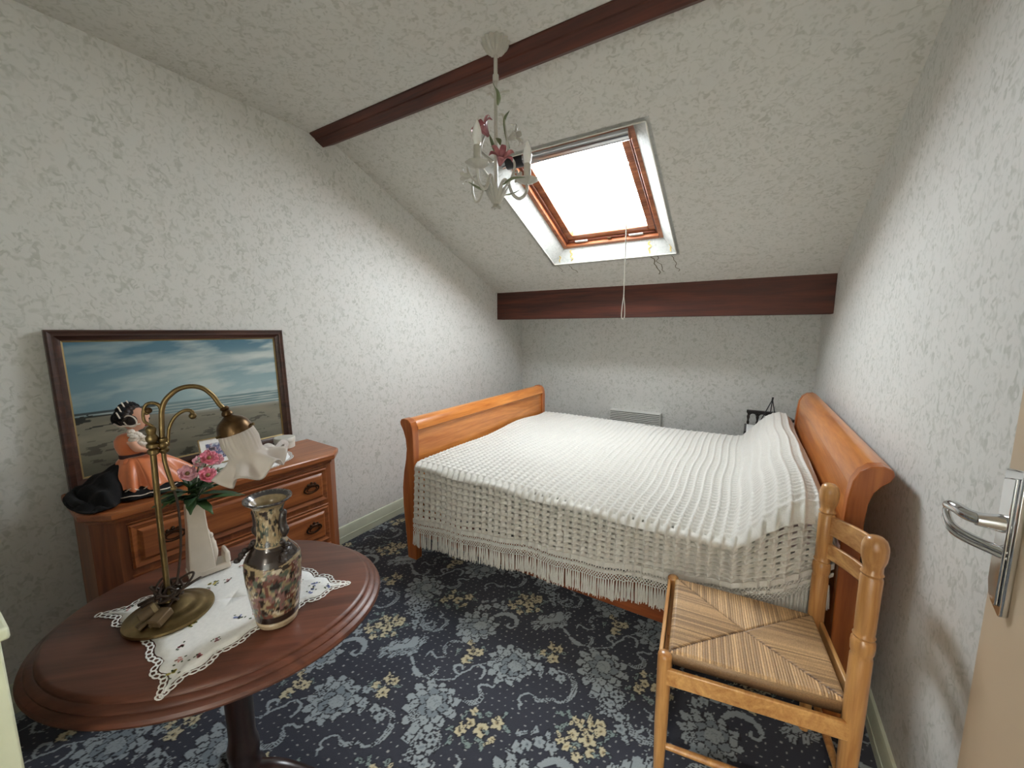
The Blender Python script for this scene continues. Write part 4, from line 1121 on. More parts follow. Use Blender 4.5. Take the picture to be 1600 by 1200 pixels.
obj(MB().lathe([(0.0075, 0.0), (0.011, 0.003), (0.0115, 0.012), (0.008, 0.015), (0.0125, 0.019), (0.0125, 0.026), (0.008, 0.030), (0.0115, 0.035), (0.0125, 0.042), (0.008, 0.050), (0.010, 0.058), (0.0105, 0.064), (0.007, 0.069), (0.0002, 0.071)], 20, PM), 'pole_collar', M['brass'], lamp)
PM = Matrix.Translation(lz(0.0315, 1.105))
obj(MB().lathe([(0.006, 0.0), (0.0100, 0.004), (0.0105, 0.010), (0.0075, 0.013), (0.0105, 0.017), (0.0105, 0.023), (0.0075, 0.027), (0.0100, 0.031), (0.0095, 0.037), (0.006, 0.040)], 20, PM), 'neck_collar', M['brass'], lamp)
neck = [(0.0303, 1.1117), (0.0303, 1.1371), (0.0332, 1.1808), (0.0357, 1.2081), (0.0415, 1.2279), (0.0521, 1.2431), (0.07, 1.2578), (0.0941, 1.2629), (0.1178, 1.2557), (0.1367, 1.2348), (0.1487, 1.2098), (0.1606, 1.1933)]
obj(MB().tube(bez([lz(*p) for p in neck], 5), 0.0058, 12), 'gooseneck', M['brass'], lamp)
obj(MB().tube(bez([lz(*p) for p in [(0.0303, 1.115), (0.0301, 1.1), (0.0304, 1.0805), (0.0361, 1.039), (0.0402, 1.0132)]], 5), 0.0048, 12), 'lower_tube', M['brass'], lamp)
obj(MB().ball(lz(0.0405, 1.012), (0.007, 0.007, 0.006), 12, 8), 'tube_fitting', M['brass'], lamp)
c1 = bez([lz(*p) for p in [(0.0315, 1.15), (0.0345, 1.19), (0.0337, 1.2193), (0.0226, 1.2295), (0.0106, 1.2278), (0.0045, 1.215), (0.009, 1.206), (0.014, 1.211)]], 5)
obj(MB().tube(c1, [0.0046 - 0.0012 * i / len(c1) for i in range(len(c1))], 10), 'scroll', M['brass'], lamp)
obj(MB().ball(lz(0.0125, 1.213), 0.0075, 12, 8), 'scroll_knob', M['brass_old'], lamp)
c1 = bez([lz(*p) for p in [(0.0035, 1.214), (0.0022, 1.20), (0.0036, 1.188), (0.010, 1.180), (0.0165, 1.174)]], 5)
obj(MB().tube(c1, 0.0034, 10), 'scroll', M['brass'], lamp)
c1 = bez([lz(*p) for p in [(0.040, 1.122), (0.0419, 1.1402), (0.0464, 1.1675), (0.0601, 1.192), (0.0781, 1.2034), (0.0909, 1.2002), (0.0933, 1.1898)]], 5)
obj(MB().tube(c1, [0.0032 + 0.0018 * i / len(c1) for i in range(len(c1))], 10), 'scroll', M['brass'], lamp)
obj(MB().ball(lz(0.0925, 1.188), 0.0085, 12, 8), 'scroll_knob', M['brass'], lamp)
# shade holder and frosted tulip shade, axis tilted outwards
ax = (ER * 0.27 + Vector((0.05, 0, -0.96))).normalized()
top = lz(0.159, 1.197)
q = Vector((0, 0, 1)).rotation_difference(ax).to_matrix().to_4x4()
SM = Matrix.Translation(top) @ q
obj(MB().lathe([(0.0002, -0.006), (0.008, -0.006), (0.011, 0.0), (0.008, 0.005), (0.012, 0.010), (0.013, 0.016), (0.010, 0.020), (0.018, 0.026), (0.030, 0.034), (0.0365, 0.044), (0.040, 0.056), (0.0415, 0.066), (0.039, 0.067), (0.036, 0.056), (0.0002, 0.040)], 32, SM), 'shade_holder', M['brass_old'], lamp)
for k in range(3):
    a = k * 2 * PI / 3 + 0.5
    obj(MB().tube([SM @ Vector((0.038 * math.cos(a), 0.038 * math.sin(a), 0.060)), SM @ Vector((0.050 * math.cos(a), 0.050 * math.sin(a), 0.060))], [0.0028, 0.004], 8), 'thumb_screw', M['brass'], lamp)
mb = MB(); n = 96; nz = 26; vs = []; fs = []
for j in range(nz + 1):
    t = j / nz
    r0 = np.interp(t, [0, 0.12, 0.3, 0.45, 0.6, 0.75, 0.88, 1.0], [0.036, 0.0395, 0.0425, 0.040, 0.0395, 0.047, 0.062, 0.084])
    z0 = 0.058 + 0.122 * t
    for k in range(n):
        a = 2 * PI * k / n
        fl_ = 0.0016 * math.cos(24 * a) * (1 - sstep(0.35, 0.7, t))
        w_ = sstep(0.55, 1.0, t)
        r = r0 + fl_ + w_ * 0.010 * math.cos(6 * a + 0.4)
        z = z0 - w_ * 0.016 * math.cos(6 * a + 0.4)
        vs.append(SM @ Vector((r * math.cos(a), r * math.sin(a), z)))
for j in range(nz):
    for k in range(n): fs.append((j * n + k, j * n + (k + 1) % n, (j + 1) * n + (k + 1) % n, (j + 1) * n + k))
obj(mb.add(vs, fs), 'glass_shade', M['frost'], lamp, solid=0.0028, angle=180)
obj(MB().lathe([(0.0002, 0.045), (0.012, 0.05), (0.013, 0.075), (0.022, 0.095), (0.026, 0.115), (0.020, 0.132), (0.0002, 0.138)], 20, SM), 'light_bulb', M['bulb'], lamp)
# brown cord: hangs from the tube, is wound at the foot
cp = [lz(0.0405, 1.008), lz(0.0436, 0.984), lz(0.045, 0.95), lz(0.044, 0.90), lz(0.040, 0.85), lz(0.032, 0.80), lz(0.024, 0.765, 0.006)]
obj(MB().tube(bez(cp, 5), 0.0028, 8), 'cord', M['cord'], lamp)
rr = random.Random(8); cp = []
for k in range(52):
    a = k * 0.62
    rad_ = 0.020 + 0.012 * math.sin(k * 0.9) + rr.uniform(-0.003, 0.003)
    cp.append(Vector((LB.x + rad_ * math.cos(a) * 1.2, LB.y + rad_ * math.sin(a), TD + 0.062 + 0.014 * math.sin(k * 0.53) + 0.010 * math.cos(k * 1.7))))
obj(MB().tube(bez(cp, 4), 0.0028, 7), 'coiled_cord', M['cord'], lamp)
for k, (dx, dy, dz, rx) in enumerate(((0.004, 0.012, 0.075, 0.036), (-0.006, 0.02, 0.058, 0.044))):
    lp = [Vector((LB.x + 0.02 + dx + rx * 0.6 * math.cos(a), LB.y + dy + rx * math.sin(a), TD + dz + 0.02 * math.sin(a + k))) for a in np.linspace(0, 2 * PI, 25)]
    obj(MB().tube(lp, 0.0028, 7), 'cord_loop', M['cord'], lamp)
# plugs lying on the foot of the lamp: towards the camera side of the base
OUT = Vector((ER.y, -ER.x, 0)); 
def onb(a, o_, z): return LB + ER * a + OUT * o_ + Vector((0, 0, TD + z))
obj(MB().tube([onb(-0.055, 0.030, 0.032), onb(-0.018, 0.026, 0.045)], 0.0135, 14), 'plug_body', M['rubber'], lamp, bevel=0.002)
obj(MB().tube([onb(-0.030, 0.0275, 0.0415), onb(-0.022, 0.0262, 0.0440)], 0.0142, 14), 'plug_ring', M['beige_plug'], lamp)
Mx = Matrix.Translation(onb(-0.018, 0.054, 0.032)) @ Matrix.Rotation(0.5, 4, 'Z') @ Matrix.Rotation(0.3, 4, 'X')
obj(MB().box((-0.014, -0.020, -0.010), (0.014, 0.020, 0.010), Mx), 'adaptor_block', M['rubber'], lamp, bevel=0.003)
for a, o_ in ((-0.062, 0.040), (-0.040, 0.058), (-0.058, 0.052)):
    obj(MB().tube([onb(a, o_, 0.020), onb(a + 0.022, o_ - 0.008, 0.030)], 0.0045, 8), 'plug_pin', M['rubber'], lamp)
for a0, a1, o0_, o1_ in ((-0.010, -0.055, 0.004, -0.012), (-0.008, -0.050, 0.010, 0.002)):
    obj(MB().tube([onb(a0, o0_, 0.060), onb((a0 + a1) / 2, (o0_ + o1_) / 2, 0.056), onb(a1, o1_, 0.046)], 0.0042, 8), 'cord_end', M['cord'], lamp)

# ------------------------------------------------------------------ crackle glazed vase with painted figures
VB = Vector((-0.966, 0.465, TD))
vz = thing('painted_vase', tuple(VB), 'crackle glazed vase painted with figures and brown bands on the doily', 'vase')
vp = [(0.0, 0.040), (0.002, 0.0445), (0.012, 0.0465), (0.016, 0.0445), (0.020, 0.0475), (0.045, 0.0515), (0.080, 0.0565), (0.12, 0.0605), (0.150, 0.0618), (0.165, 0.0600), (0.176, 0.0555), (0.186, 0.0480), (0.196, 0.0395), (0.206, 0.0335), (0.218, 0.0305),
      (0.245, 0.0290), (0.268, 0.0288), (0.285, 0.0305), (0.298, 0.0350), (0.306, 0.0420), (0.311, 0.0485), (0.3145, 0.0515), (0.3175, 0.0512), (0.3165, 0.0470), (0.308, 0.0385), (0.296, 0.0300), (0.27, 0.0245), (0.2, 0.022)]
zz = np.array([p[0] for p in vp]); rr_ = np.array([p[1] for p in vp])
par = np.linspace(0, len(vp) - 1, 190); nA = 150
Zp = np.interp(par, np.arange(len(vp)), zz); Rp = np.interp(par, np.arange(len(vp)), rr_)
A_, Pz = np.meshgrid(np.linspace(0, 2 * PI, nA, endpoint=False), Zp)
Rr = np.repeat(Rp[:, None], nA, 1); inside = (np.arange(190) > 24.0 / 27 * 189)[:, None] & np.ones((1, nA), bool)
cx_, cy_ = np.mod(A_ - 2.69, 2 * PI) * 0.058, 0 * A_
tan, tan2 = c_(156, 139, 110), c_(128, 110, 82)
col = mixc(np.tile(tan, Pz.shape + (1,)), np.tile(tan2, Pz.shape + (1,)), fbm(cx_ * 160 + 9, Pz * 160, 3, 3))
def blob(seed, thr, c__, lo, hi, fx=84, fz=76):
    f = fbm(cx_ * fx + seed * 3.1, Pz * fz + seed, 4, seed)
    mk = (f > thr) & (Pz > lo) & (Pz < hi)
    col[mk] = c__
blob(41, 0.57, c_(84, 92, 80), 0.03, 0.16); blob(52, 0.58, c_(96, 58, 48), 0.03, 0.165); blob(63, 0.60, c_(46, 36, 32), 0.025, 0.165)
blob(75, 0.66, c_(180, 168, 148), 0.04, 0.16); blob(86, 0.60, c_(120, 88, 84), 0.05, 0.165)
blob(91, 0.58, c_(60, 70, 62), 0.205, 0.30); blob(97, 0.60, c_(44, 34, 30), 0.205, 0.30); blob(99, 0.66, c_(170, 156, 128), 0.21, 0.3)
dk = c_(42, 32, 28)
col[(Pz > 0.016) & (Pz < 0.036)] = dk; col[(Pz > 0.168 + 0.004 * np.sin(3 * A_)) & (Pz < 0.203)] = dk
col[(Pz <= 0.016)] = c_(160, 142, 116)
col[Pz > 0.309] = c_(58, 56, 58); lip = (Pz > 0.3145) & (np.mod(A_, 0.2) < 0.05); col[lip] = c_(96, 92, 86)
col[inside & (Pz < 0.312)] = c_(140, 124, 94)
mb = MB()
mb.v = [(VB.x + r * math.cos(a), VB.y + r * math.sin(a), VB.z + z) for r, a, z in zip(Rr.ravel(), A_.ravel(), Pz.ravel())]
mb.c = [tuple(p) for p in col.reshape(-1, 3)]
mb.f = [(i * nA + k, i * nA + (k + 1) % nA, (i + 1) * nA + (k + 1) % nA, (i + 1) * nA + k) for i in range(189) for k in range(nA)] + [tuple(range(nA)), tuple(range(189 * nA, 190 * nA))]
obj(mb, 'vase_body', M['vase_paint'], vz, angle=60)
vr = Vector((0.80, 0.48, 0)).normalized()                       # image right at the vase
M['relief'] = plain('dark_relief_clay', lin(44, 36, 34), 0.35, 0, 0.3, 120, 0.4, coat=0.3)
for s_ in (1, -1):
    pts = [VB + vr * s_ * r + Vector((0, 0, z)) for r, z in ((0.030, 0.284), (0.033, 0.276), (0.030, 0.262), (0.031, 0.247), (0.035, 0.230), (0.033, 0.218))]
    h_ = MB().tube(bez(pts, 4), [0.004, 0.005, 0.006, 0.0075, 0.008, 0.0085, 0.009, 0.0095, 0.0095, 0.0095, 0.0095, 0.0095, 0.009, 0.0095, 0.010, 0.010, 0.009, 0.008, 0.006, 0.005, 0.004], 10)
    h_.ball(VB + vr * s_ * 0.036 + Vector((0, 0, 0.278)), (0.007, 0.007, 0.009), 10, 8); h_.ball(VB + vr * s_ * 0.040 + Vector((0, 0, 0.236)), 0.006, 8, 6)
    obj(h_, 'lion_handle', M['relief'], vz)
    d2 = (vr * s_ + Vector((vr.y, -vr.x, 0)) * 0.35).normalized()
    pts = [VB + d2 * r + Vector((vr.y, -vr.x, 0)) * t + Vector((0, 0, z)) for r, z, t in ((0.037, 0.206, 0.0), (0.046, 0.196, -0.008), (0.052, 0.192, 0.006), (0.053, 0.188, 0.018), (0.058, 0.178, 0.026))]
    h_ = MB().tube(bez(pts, 5), 0.0055, 8)
    for k, p in enumerate(pts): h_.ball(p + Vector((0, 0, 0.003)), (0.0075, 0.0075, 0.006), 8, 6)
    obj(h_, 'lizard_relief', M['relief'], vz)

# ------------------------------------------------------------------ white ceramic vase and its artificial flowers
WV = Vector((-1.348, 0.452, TD)); wa = math.radians(80)
wv = thing('white_vase', tuple(WV), 'tapered white ceramic vase with a step at its foot behind the lamp', 'vase', rotz=wa)
def frus(x0, x1, y0, y1, z0, X0, X1, Y0, Y1, z1):
    return [(x0, y0, z0), (x1, y0, z0), (x1, y1, z0), (x0, y1, z0), (X0, Y0, z1), (X1, Y0, z1), (X1, Y1, z1), (X0, Y1, z1)], [(0, 3, 2, 1), (4, 5, 6, 7), (0, 1, 5, 4), (1, 2, 6, 5), (2, 3, 7, 6), (3, 0, 4, 7)]
# open tower: outer and inner walls
t_ = MB()
loops = [(-0.034, 0.030, 0.030, 0.0), (-0.031, 0.026, 0.027, 0.06), (-0.026, 0.020, 0.022, 0.14), (-0.0235, 0.0165, 0.019, 0.215), (-0.019, 0.012, 0.0145, 0.217), (-0.020, 0.013, 0.015, 0.15)]
vs = []
for x0, x1, h_, z in loops: vs += [(x0, -h_, z), (x1, -h_, z), (x1, h_, z), (x0, h_, z)]
fs = [(i * 4 + k, i * 4 + (k + 1) % 4, i * 4 + 4 + (k + 1) % 4, i * 4 + 4 + k) for i in range(5) for k in range(4)] + [(3, 2, 1, 0), (20, 21, 22, 23)]
obj(t_.add(vs, fs), 'vase_tower', M['ceramic'], wv, world=False, bevel=0.004)
obj(MB().add(*frus(-0.036, 0.066, -0.032, 0.032, 0.0, -0.036, 0.064, -0.030, 0.030, 0.020)), 'vase_foot', M['ceramic'], wv, world=False, bevel=0.005)
obj(MB().add(*frus(0.052, 0.066, -0.031, 0.031, 0.018, 0.054, 0.065, -0.028, 0.028, 0.052)), 'foot_wall', M['ceramic'], wv, world=False, bevel=0.005)
f_ = MB().tube(bez([(0.024, -0.004, 0.02), (0.030, -0.006, 0.05), (0.029, -0.004, 0.08), (0.026, -0.002, 0.10)], 5), [0.010] * 4 + [0.011] * 4 + [0.010] * 4 + [0.008] * 4, 12)
f_.ball((0.026, -0.003, 0.108), (0.008, 0.008, 0.010), 12, 8)
f_.tube(bez([(0.026, -0.002, 0.10), (0.018, -0.006, 0.13), (0.014, -0.006, 0.16)], 5), [0.006] * 5 + [0.005] * 6, 8)
obj(f_, 'relief_figure', M['ceramic'], wv, world=False)
bq = thing('flower_bouquet', (WV.x, WV.y, WV.z + 0.19), 'bunch of pink artificial flowers with green leaves in the white vase', 'flowers')
rr = random.Random(21); BT = WV + Vector((0, 0, 0.212)) + ER * -0.004
def leaf_mesh(base, d, ln, wd, bend, m, parent, name='leaf'):
    d = d.normalized(); sd = d.cross(Vector((0, 0, 1))).normalized()
    up = sd.cross(d)
    vs = []; n_ = 8
    for i in range(n_ + 1):
        t = i / n_; w_ = wd * math.sin(PI * min(0.98, 0.06 + 0.94 * t)) ** 0.8 * (1 + 0.18 * math.sin(t * 20))
        p = base + d * ln * t + Vector((0, 0, -bend * t * t)) 
        vs += [p - sd * w_ + up * w_ * 0.3, p, p + sd * w_ + up * w_ * 0.3]
    fs = []
    for i in range(n_):
        for k in range(2): fs.append((i * 3 + k, i * 3 + k + 1, i * 3 + 4 + k, i * 3 + 3 + k))
    obj(MB().add(vs, fs), name, m, parent, solid=0.0008)
LSP = [(-0.9, 0.1, 0.5, 0.075), (-0.7, 0.4, 0.2, 0.08), (-0.6, -0.4, 0.35, 0.06), (0.9, 0.2, 0.25, 0.10), (1.0, -0.1, 0.05, 0.12), (0.8, 0.5, 0.1, 0.10), (0.5, 0.7, 0.3, 0.075), (0.3, 0.8, -0.05, 0.075), (-0.2, 0.9, 0.2, 0.07), (-0.9, 0.5, 0.0, 0.075),
       (0.6, -0.5, 0.4, 0.08), (-0.3, 0.6, 0.7, 0.06), (0.2, -0.7, 0.4, 0.06), (0.9, 0.4, 0.5, 0.085), (-0.5, 0.3, 0.8, 0.06), (0.4, 0.4, 0.8, 0.07), (1.0, 0.25, -0.1, 0.10), (-0.1, 0.5, -0.2, 0.05)]
LSP = LSP + [(-o_ * 0.6 + a * 0.7, o_ * 0.8 - a * 0.4, u_ * 0.7 + 0.15, ln * 0.95) for a, o_, u_, ln in LSP[:12]]
for i, (a, o_, u_, ln) in enumerate(LSP):
    leaf_mesh(BT + Vector((rr.uniform(-.006, .006), rr.uniform(-.006, .006), rr.uniform(0.008, .045))), ER * a + OUT * o_ + Vector((0, 0, u_ + 0.15)), ln * 1.25, 0.0135, 0.016 + 0.02 * rr.random(), M['leaf'] if i % 2 else M['leaf_d'], bq)
def bloom(c, d, r, m, m2):
    d = d.normalized(); q_ = Vector((0, 0, 1)).rotation_difference(d).to_matrix().to_4x4(); T_ = Matrix.Translation(c) @ q_
    fl = MB()
    for ring_, (n_, R0, tilt) in enumerate(((6, 1.0, 0.35), (5, 0.72, 0.75))):
        for k in range(n_):
            a = 2 * PI * k / n_ + ring_ * 0.5
            for (i, j) in [(0, 0)]:
                def f(u_, v_, a=a, R0=R0, tilt=tilt):
                    w_ = (u_ - 0.5) * 1.15 * r * R0 * math.sin(PI * (0.18 + 0.72 * v_))
                    h_ = v_ * r * R0
                    x, z = h_ * math.cos(tilt) , h_ * math.sin(tilt) + 0.12 * r * math.sin(u_ * 9) * v_
                    return T_ @ Vector((x * math.cos(a) - w_ * math.sin(a), x * math.sin(a) + w_ * math.cos(a), z))
                fl.grid(6, 5, f)
    o_ = obj(fl, 'flower', m, bq, solid=0.0008)
    obj(MB().ball(T_ @ Vector((0, 0, r * 0.25)), (r * 0.22,) * 3, 8, 6), 'flower_centre', m2, o_)
FLW = [(-0.013, 0.02, 1.000, 0.026, 'pink_l'), (0.040, 0.006, 1.030, 0.026, 'pink'), (0.030, 0.035, 0.988, 0.026, 'pink'), (0.022, -0.03, 1.015, 0.020, 'pink_l'), (0.060, -0.01, 1.018, 0.020, 'pink_l')]
for a, o_, z, r, mm in FLW:
    c = Vector((WV.x, WV.y, 0)) + ER * a + OUT * o_ + Vector((0, 0, z))
    obj(MB().tube(bez([BT - Vector((0, 0, 0.02)), BT.lerp(c, 0.5) + Vector((0, 0, 0.01)), c], 4), 0.0016, 6), 'stem', M['leaf_d'], bq)
    bloom(c, OUT * 0.8 + ER * rr.uniform(-0.3, 0.5) + Vector((0, 0, 0.7)), r, M[mm], M['gold'])
# white filler sprigs
for a, o_, z in ((0.02, 0.0, 1.02), (0.045, 0.02, 1.0), (0.055, 0.01, 0.985)):
    c = Vector((WV.x, WV.y, 0)) + ER * a + OUT * o_ + Vector((0, 0, z)); mb = MB().tube([BT, c], 0.001, 5)
    for k in range(7): mb.ball(c + Vector((rr.uniform(-.014, .014), rr.uniform(-.014, .014), rr.uniform(-.012, .012))), 0.0042, 7, 5)
    obj(mb, 'filler_sprig', M['white_m'], bq)

# ------------------------------------------------------------------ doll on the dresser
dl = thing('costume_doll', (-2.02, 0.50, DT), 'seated costume doll in orange satin dress and black trailing cape on the dresser', 'doll')
DX = -2.02
def D3(y, z, x=0.0): return Vector((DX + x, y, z))
# skin: head, neck, arms in one body
mb = MB()
HC = D3(0.520, 1.062, 0.012)
prof = [(0.0002, -0.044), (0.014, -0.042), (0.026, -0.032), (0.034, -0.016), (0.037, 0.002), (0.036, 0.018), (0.029, 0.034), (0.016, 0.043), (0.0002, 0.046)]
mb.lathe(prof, 24, Matrix.Translation(HC) @ Matrix.Rotation(-0.30, 4, 'X') )
face = Vector((0.72, 0.66, -0.18)).normalized()
mb.ball(HC + face * 0.036 + Vector((0, 0, -0.006)), 0.0055, 8, 6)
mb.tube([HC + Vector((-0.004, -0.008, -0.035)), D3(0.505, 1.0)], [0.013, 0.016], 12)
mb.tube(bez([D3(0.492, 0.985, 0.03), D3(0.505, 0.955, 0.05), D3(0.540, 0.945, 0.055), D3(0.575, 0.950, 0.05)], 4), [0.014] * 5 + [0.011] * 4 + [0.008] * 4, 10)
mb.tube(bez([D3(0.500, 0.985, -0.03), D3(0.52, 0.955, -0.045), D3(0.555, 0.945, -0.035), D3(0.58, 0.945, -0.02)], 4), [0.014] * 5 + [0.011] * 4 + [0.008] * 4, 10)
obj(mb, 'doll_body', M['skin'], dl)
sd = face.cross(Vector((0, 0, 1))).normalized(); upf = sd.cross(face)
mb = MB()
for s_ in (-1, 1): mb.ball(HC + face * 0.0335 + sd * s_ * 0.0125 + upf * 0.006, (0.0045, 0.0045, 0.0055), 8, 6)
obj(mb, 'eyes', M['black'], dl)
obj(MB().ball(HC + face * 0.0345 - upf * 0.018, (0.005, 0.005, 0.0028), 8, 6), 'mouth', M['lips'], dl)
hr = MB().ball(HC + Vector((-0.010, -0.012, 0.012)), (0.040, 0.041, 0.040), 22, 14)
for k in range(7):
    a = -0.6 + k * 0.45
    hr.ball(HC - face * 0.012 + sd * 0.036 * math.cos(a) * 1.0 + Vector((0, 0, 0.012 + 0.026 * math.sin(a))), 0.016, 10, 8)
hr.ball(HC + sd * 0.034 + face * 0.008 + Vector((0, 0, 0.004)), (0.016, 0.016, 0.020), 12, 8)
hr.ball(HC - sd * 0.034 + face * 0.008 + Vector((0, 0, 0.004)), (0.016, 0.016, 0.020), 12, 8)
obj(hr, 'hair', M['hair'], dl)
hd = MB(); rr = random.Random(4)
for k in range(9):
    a = k / 8 * PI
    c = HC - face * 0.012 + Vector((0, 0, 0.012)) + sd * 0.045 * math.cos(a) + Vector((0, 0, 0.040 * math.sin(a)))
    hd.ball(c - face * 0.012, (0.018, 0.018, 0.014), 10, 7)
hd.ball(HC + Vector((-0.03, -0.038, 0.006)), (0.022, 0.026, 0.030), 14, 10)
obj(hd, 'lace_headdress', M['black_cloth'], dl)
hw = MB()
def loop(c, n_, r1, r2, t=0.0022):
    n_ = n_.normalized(); e1 = n_.orthogonal().normalized(); e2 = n_.cross(e1)
    hw.tube([c + e1 * r1 * math.cos(a) + e2 * r2 * math.sin(a) for a in np.linspace(0, 2 * PI, 19)], t, 6, caps=False)
loop(HC + sd * 0.046 + face * 0.010 + Vector((0, 0, 0.004)), sd, 0.019, 0.023, 0.0026)
for k in range(6):
    a = 0.2 + k * 0.5
    p = HC - face * 0.024 + sd * 0.05 * math.cos(a) + Vector((0, 0, 0.014 + 0.044 * math.sin(a)))
    hw.tube(bez([p + Vector((0.014, 0, -0.010)), p + Vector((0.016, -0.004, 0.002)), p + Vector((0.008, -0.006, 0.012))], 4), 0.0024, 6)
hw.tube(bez([HC + Vector((0.030, -0.048, -0.012)), HC + Vector((0.036, -0.028, -0.016)), HC + Vector((0.040, 0.0, -0.012))], 5), 0.0028, 6)
hw.tube(bez([HC + Vector((-0.004, -0.062, -0.006)), HC + Vector((0.024, -0.054, -0.014)), HC + Vector((0.03, -0.04, -0.014))], 5), 0.0030, 6)
obj(hw, 'white_ribbon_trim', M['lace'], dl)
# bodice
M4 = Matrix.Translation((DX, 0.497, 0)) @ Matrix.Diagonal((0.85, 1.0, 1.0, 1))
obj(MB().lathe([(0.020, 1.012), (0.034, 1.005), (0.044, 0.988), (0.045, 0.965), (0.040, 0.945), (0.034, 0.930), (0.033, 0.918)], 24, M4), 'bodice', M['satin'], dl)
obj(MB().lathe([(0.034, 0.916), (0.0365, 0.918), (0.0368, 0.930), (0.035, 0.932)], 24, M4), 'waist_ribbon', M['sash'], dl)
lc = MB()
for k in range(48):
    a = rr.uniform(0, 1); b_ = rr.uniform(-1, 1)
    lc.ball(D3(0.492 + 0.058 * a, 1.008 - 0.056 * a + 0.020 * b_, 0.040 - 0.010 * abs(b_) + rr.uniform(-0.008, 0.010)), (0.0125, 0.0125, 0.010), 8, 6)
lc.tube(bez([D3(0.545, 0.958, 0.05), D3(0.55, 0.942, 0.052), D3(0.545, 0.925, 0.055)], 4), [0.010] * 5 + [0.008] * 4, 8)
obj(lc, 'lace_jabot', M['lace'], dl)
# satin skirt: gathered, pleated, spreads forward (towards +y)
def skirt(u, v):
    a = 2 * PI * u
    r = 0.032 + 0.085 * v ** 0.8
    pl_ = 1 + 0.11 * v * math.sin(11 * a + 0.7) + 0.05 * v * math.sin(5 * a)
    y = 0.497 + (r * pl_) * math.sin(a) * (1.55 if math.sin(a) > 0 else 0.75) + 0.010 * v
    x = DX + r * pl_ * math.cos(a) * 0.98
    z = 0.922 - 0.104 * v ** 1.25 + 0.010 * v * math.sin(7 * a) - 0.012 * v * v
    return (x, y, z)
obj(MB().grid(120, 18, skirt), 'satin_skirt', M['satin'], dl, solid=0.002, angle=180)
obj(MB().ball(D3(0.472, 0.906, 0.034), (0.008, 0.012, 0.015), 10, 8), 'satin_bow', M['satin'], dl)
def petti(u, v):
    a = 2 * PI * u
    r = 0.02 + 0.105 * v
    pl_ = 1 + 0.04 * v * math.sin(9 * a)
    y = 0.505 + r * pl_ * math.sin(a) * (1.25 if math.sin(a) > 0 else 0.95)
    x = DX + min(r * pl_ * math.cos(a) * 1.15, 0.16)
    return (x, y, DT + 0.006 + 0.045 * (1 - v ** 2.2))
obj(MB().grid(90, 12, petti), 'black_petticoat', M['black_cloth'], dl, solid=0.002, angle=180)
tr = MB()
for v, wv_ in ((0.93, 0.003), (0.72, 0.007)):
    pts = [Vector(petti(u, v)) + Vector((0, 0, 0.004 + wv_ * math.sin(u * 70))) for u in np.linspace(0, 1, 121)]
    tr.tube(pts, 0.0020, 5, caps=False)
obj(tr, 'silver_braid', M['lace'], dl)
# cape: heavy black cloth falling from the waist to the left over the dresser corner
def cape(u, v):
    y = 0.475 - 0.150 * v
    zc = 0.925 - 0.155 * v ** 0.72 + 0.028 * math.sin(PI * v) * 1.0
    w_ = 0.030 + 0.110 * min(1, v * 1.7)
    a = (u - 0.5) * PI * 1.15
    x = DX - 0.005 + w_ * math.sin(a) * 1.05 + 0.012 * v
    z = max(DT + 0.006, zc - (1 - math.cos(a)) * (zc - DT) * 1.02 + 0.012 * v * math.sin(u * 31 + 7 * v) + 0.010 * v * math.sin(v * 23 + u * 9))
    return (x, y + 0.014 * math.cos(a) * v * -1.0 + 0.02 * (1 - math.cos(a)) * v, z)
obj(MB().grid(40, 30, cape), 'black_cape', M['black_cloth'], dl, solid=0.004, angle=180)
edge_ = [Vector((DX - 0.09, 0.348, DT + 0.018)), Vector((DX - 0.03, 0.330, DT + 0.03)), Vector((DX + 0.04, 0.326, DT + 0.024)), Vector((DX + 0.095, 0.342, DT + 0.02))]
obj(MB().tube(bez(edge_, 6), [0.010] * 3 + [0.014] * 13 + [0.010] * 3, 12), 'cape_hem', M['black_cloth'], dl)

# ------------------------------------------------------------------ small things on the dresser
ph = thing('photo_frame', (-2.135, 0.83, DTD), 'small white matted print in a thin gilt frame behind the lamp shade', 'picture frame')
tl2 = math.radians(14)
def qf(y, h, d): return Vector((-2.085 - math.sin(tl2) * h + math.cos(tl2) * d, y, DTD + 0.001 + math.cos(tl2) * h + math.sin(tl2) * d))
def slab2(y0, y1, h0, h1, d0, d1): 
    vs = [qf(y, h, d) for d in (d0, d1) for y, h in ((y0, h0), (y1, h0), (y1, h1), (y0, h1))]
    return vs, [(0, 3, 2, 1), (4, 5, 6, 7), (0, 1, 5, 4), (1, 2, 6, 5), (2, 3, 7, 6), (3, 0, 4, 7)]
fy0, fy1, fh = 0.742, 0.905, 0.125
obj(MB().add(*slab2(fy0, fy1, 0, fh, -0.004, 0.0)), 'mat_board', M['cloth'], ph)
for q_ in ((fy0, fy0 + 0.005, 0, fh), (fy1 - 0.005, fy1, 0, fh), (fy0, fy1, 0, 0.005), (fy0, fy1, fh - 0.005, fh)):
    obj(MB().add(*slab2(*q_, 0.0005, 0.004)), 'frame_edge', M['gold'], ph)
n_u, n_v = 44, 34
U, V = np.meshgrid(np.linspace(0, 1, n_u), np.linspace(0, 1, n_v))
im = mixc(np.tile(c_(196, 200, 208), (n_v, n_u, 1)), np.tile(c_(92, 96, 132), (n_v, n_u, 1)), np.clip((fbm(U * 5, V * 5, 4, 61) - 0.42) * 5, 0, 1))
im[(fbm(U * 7, V * 7, 3, 71) > 0.62)] = c_(70, 62, 74); im[(fbm(U * 6, V * 6, 3, 77) > 0.66)] = c_(176, 150, 160)
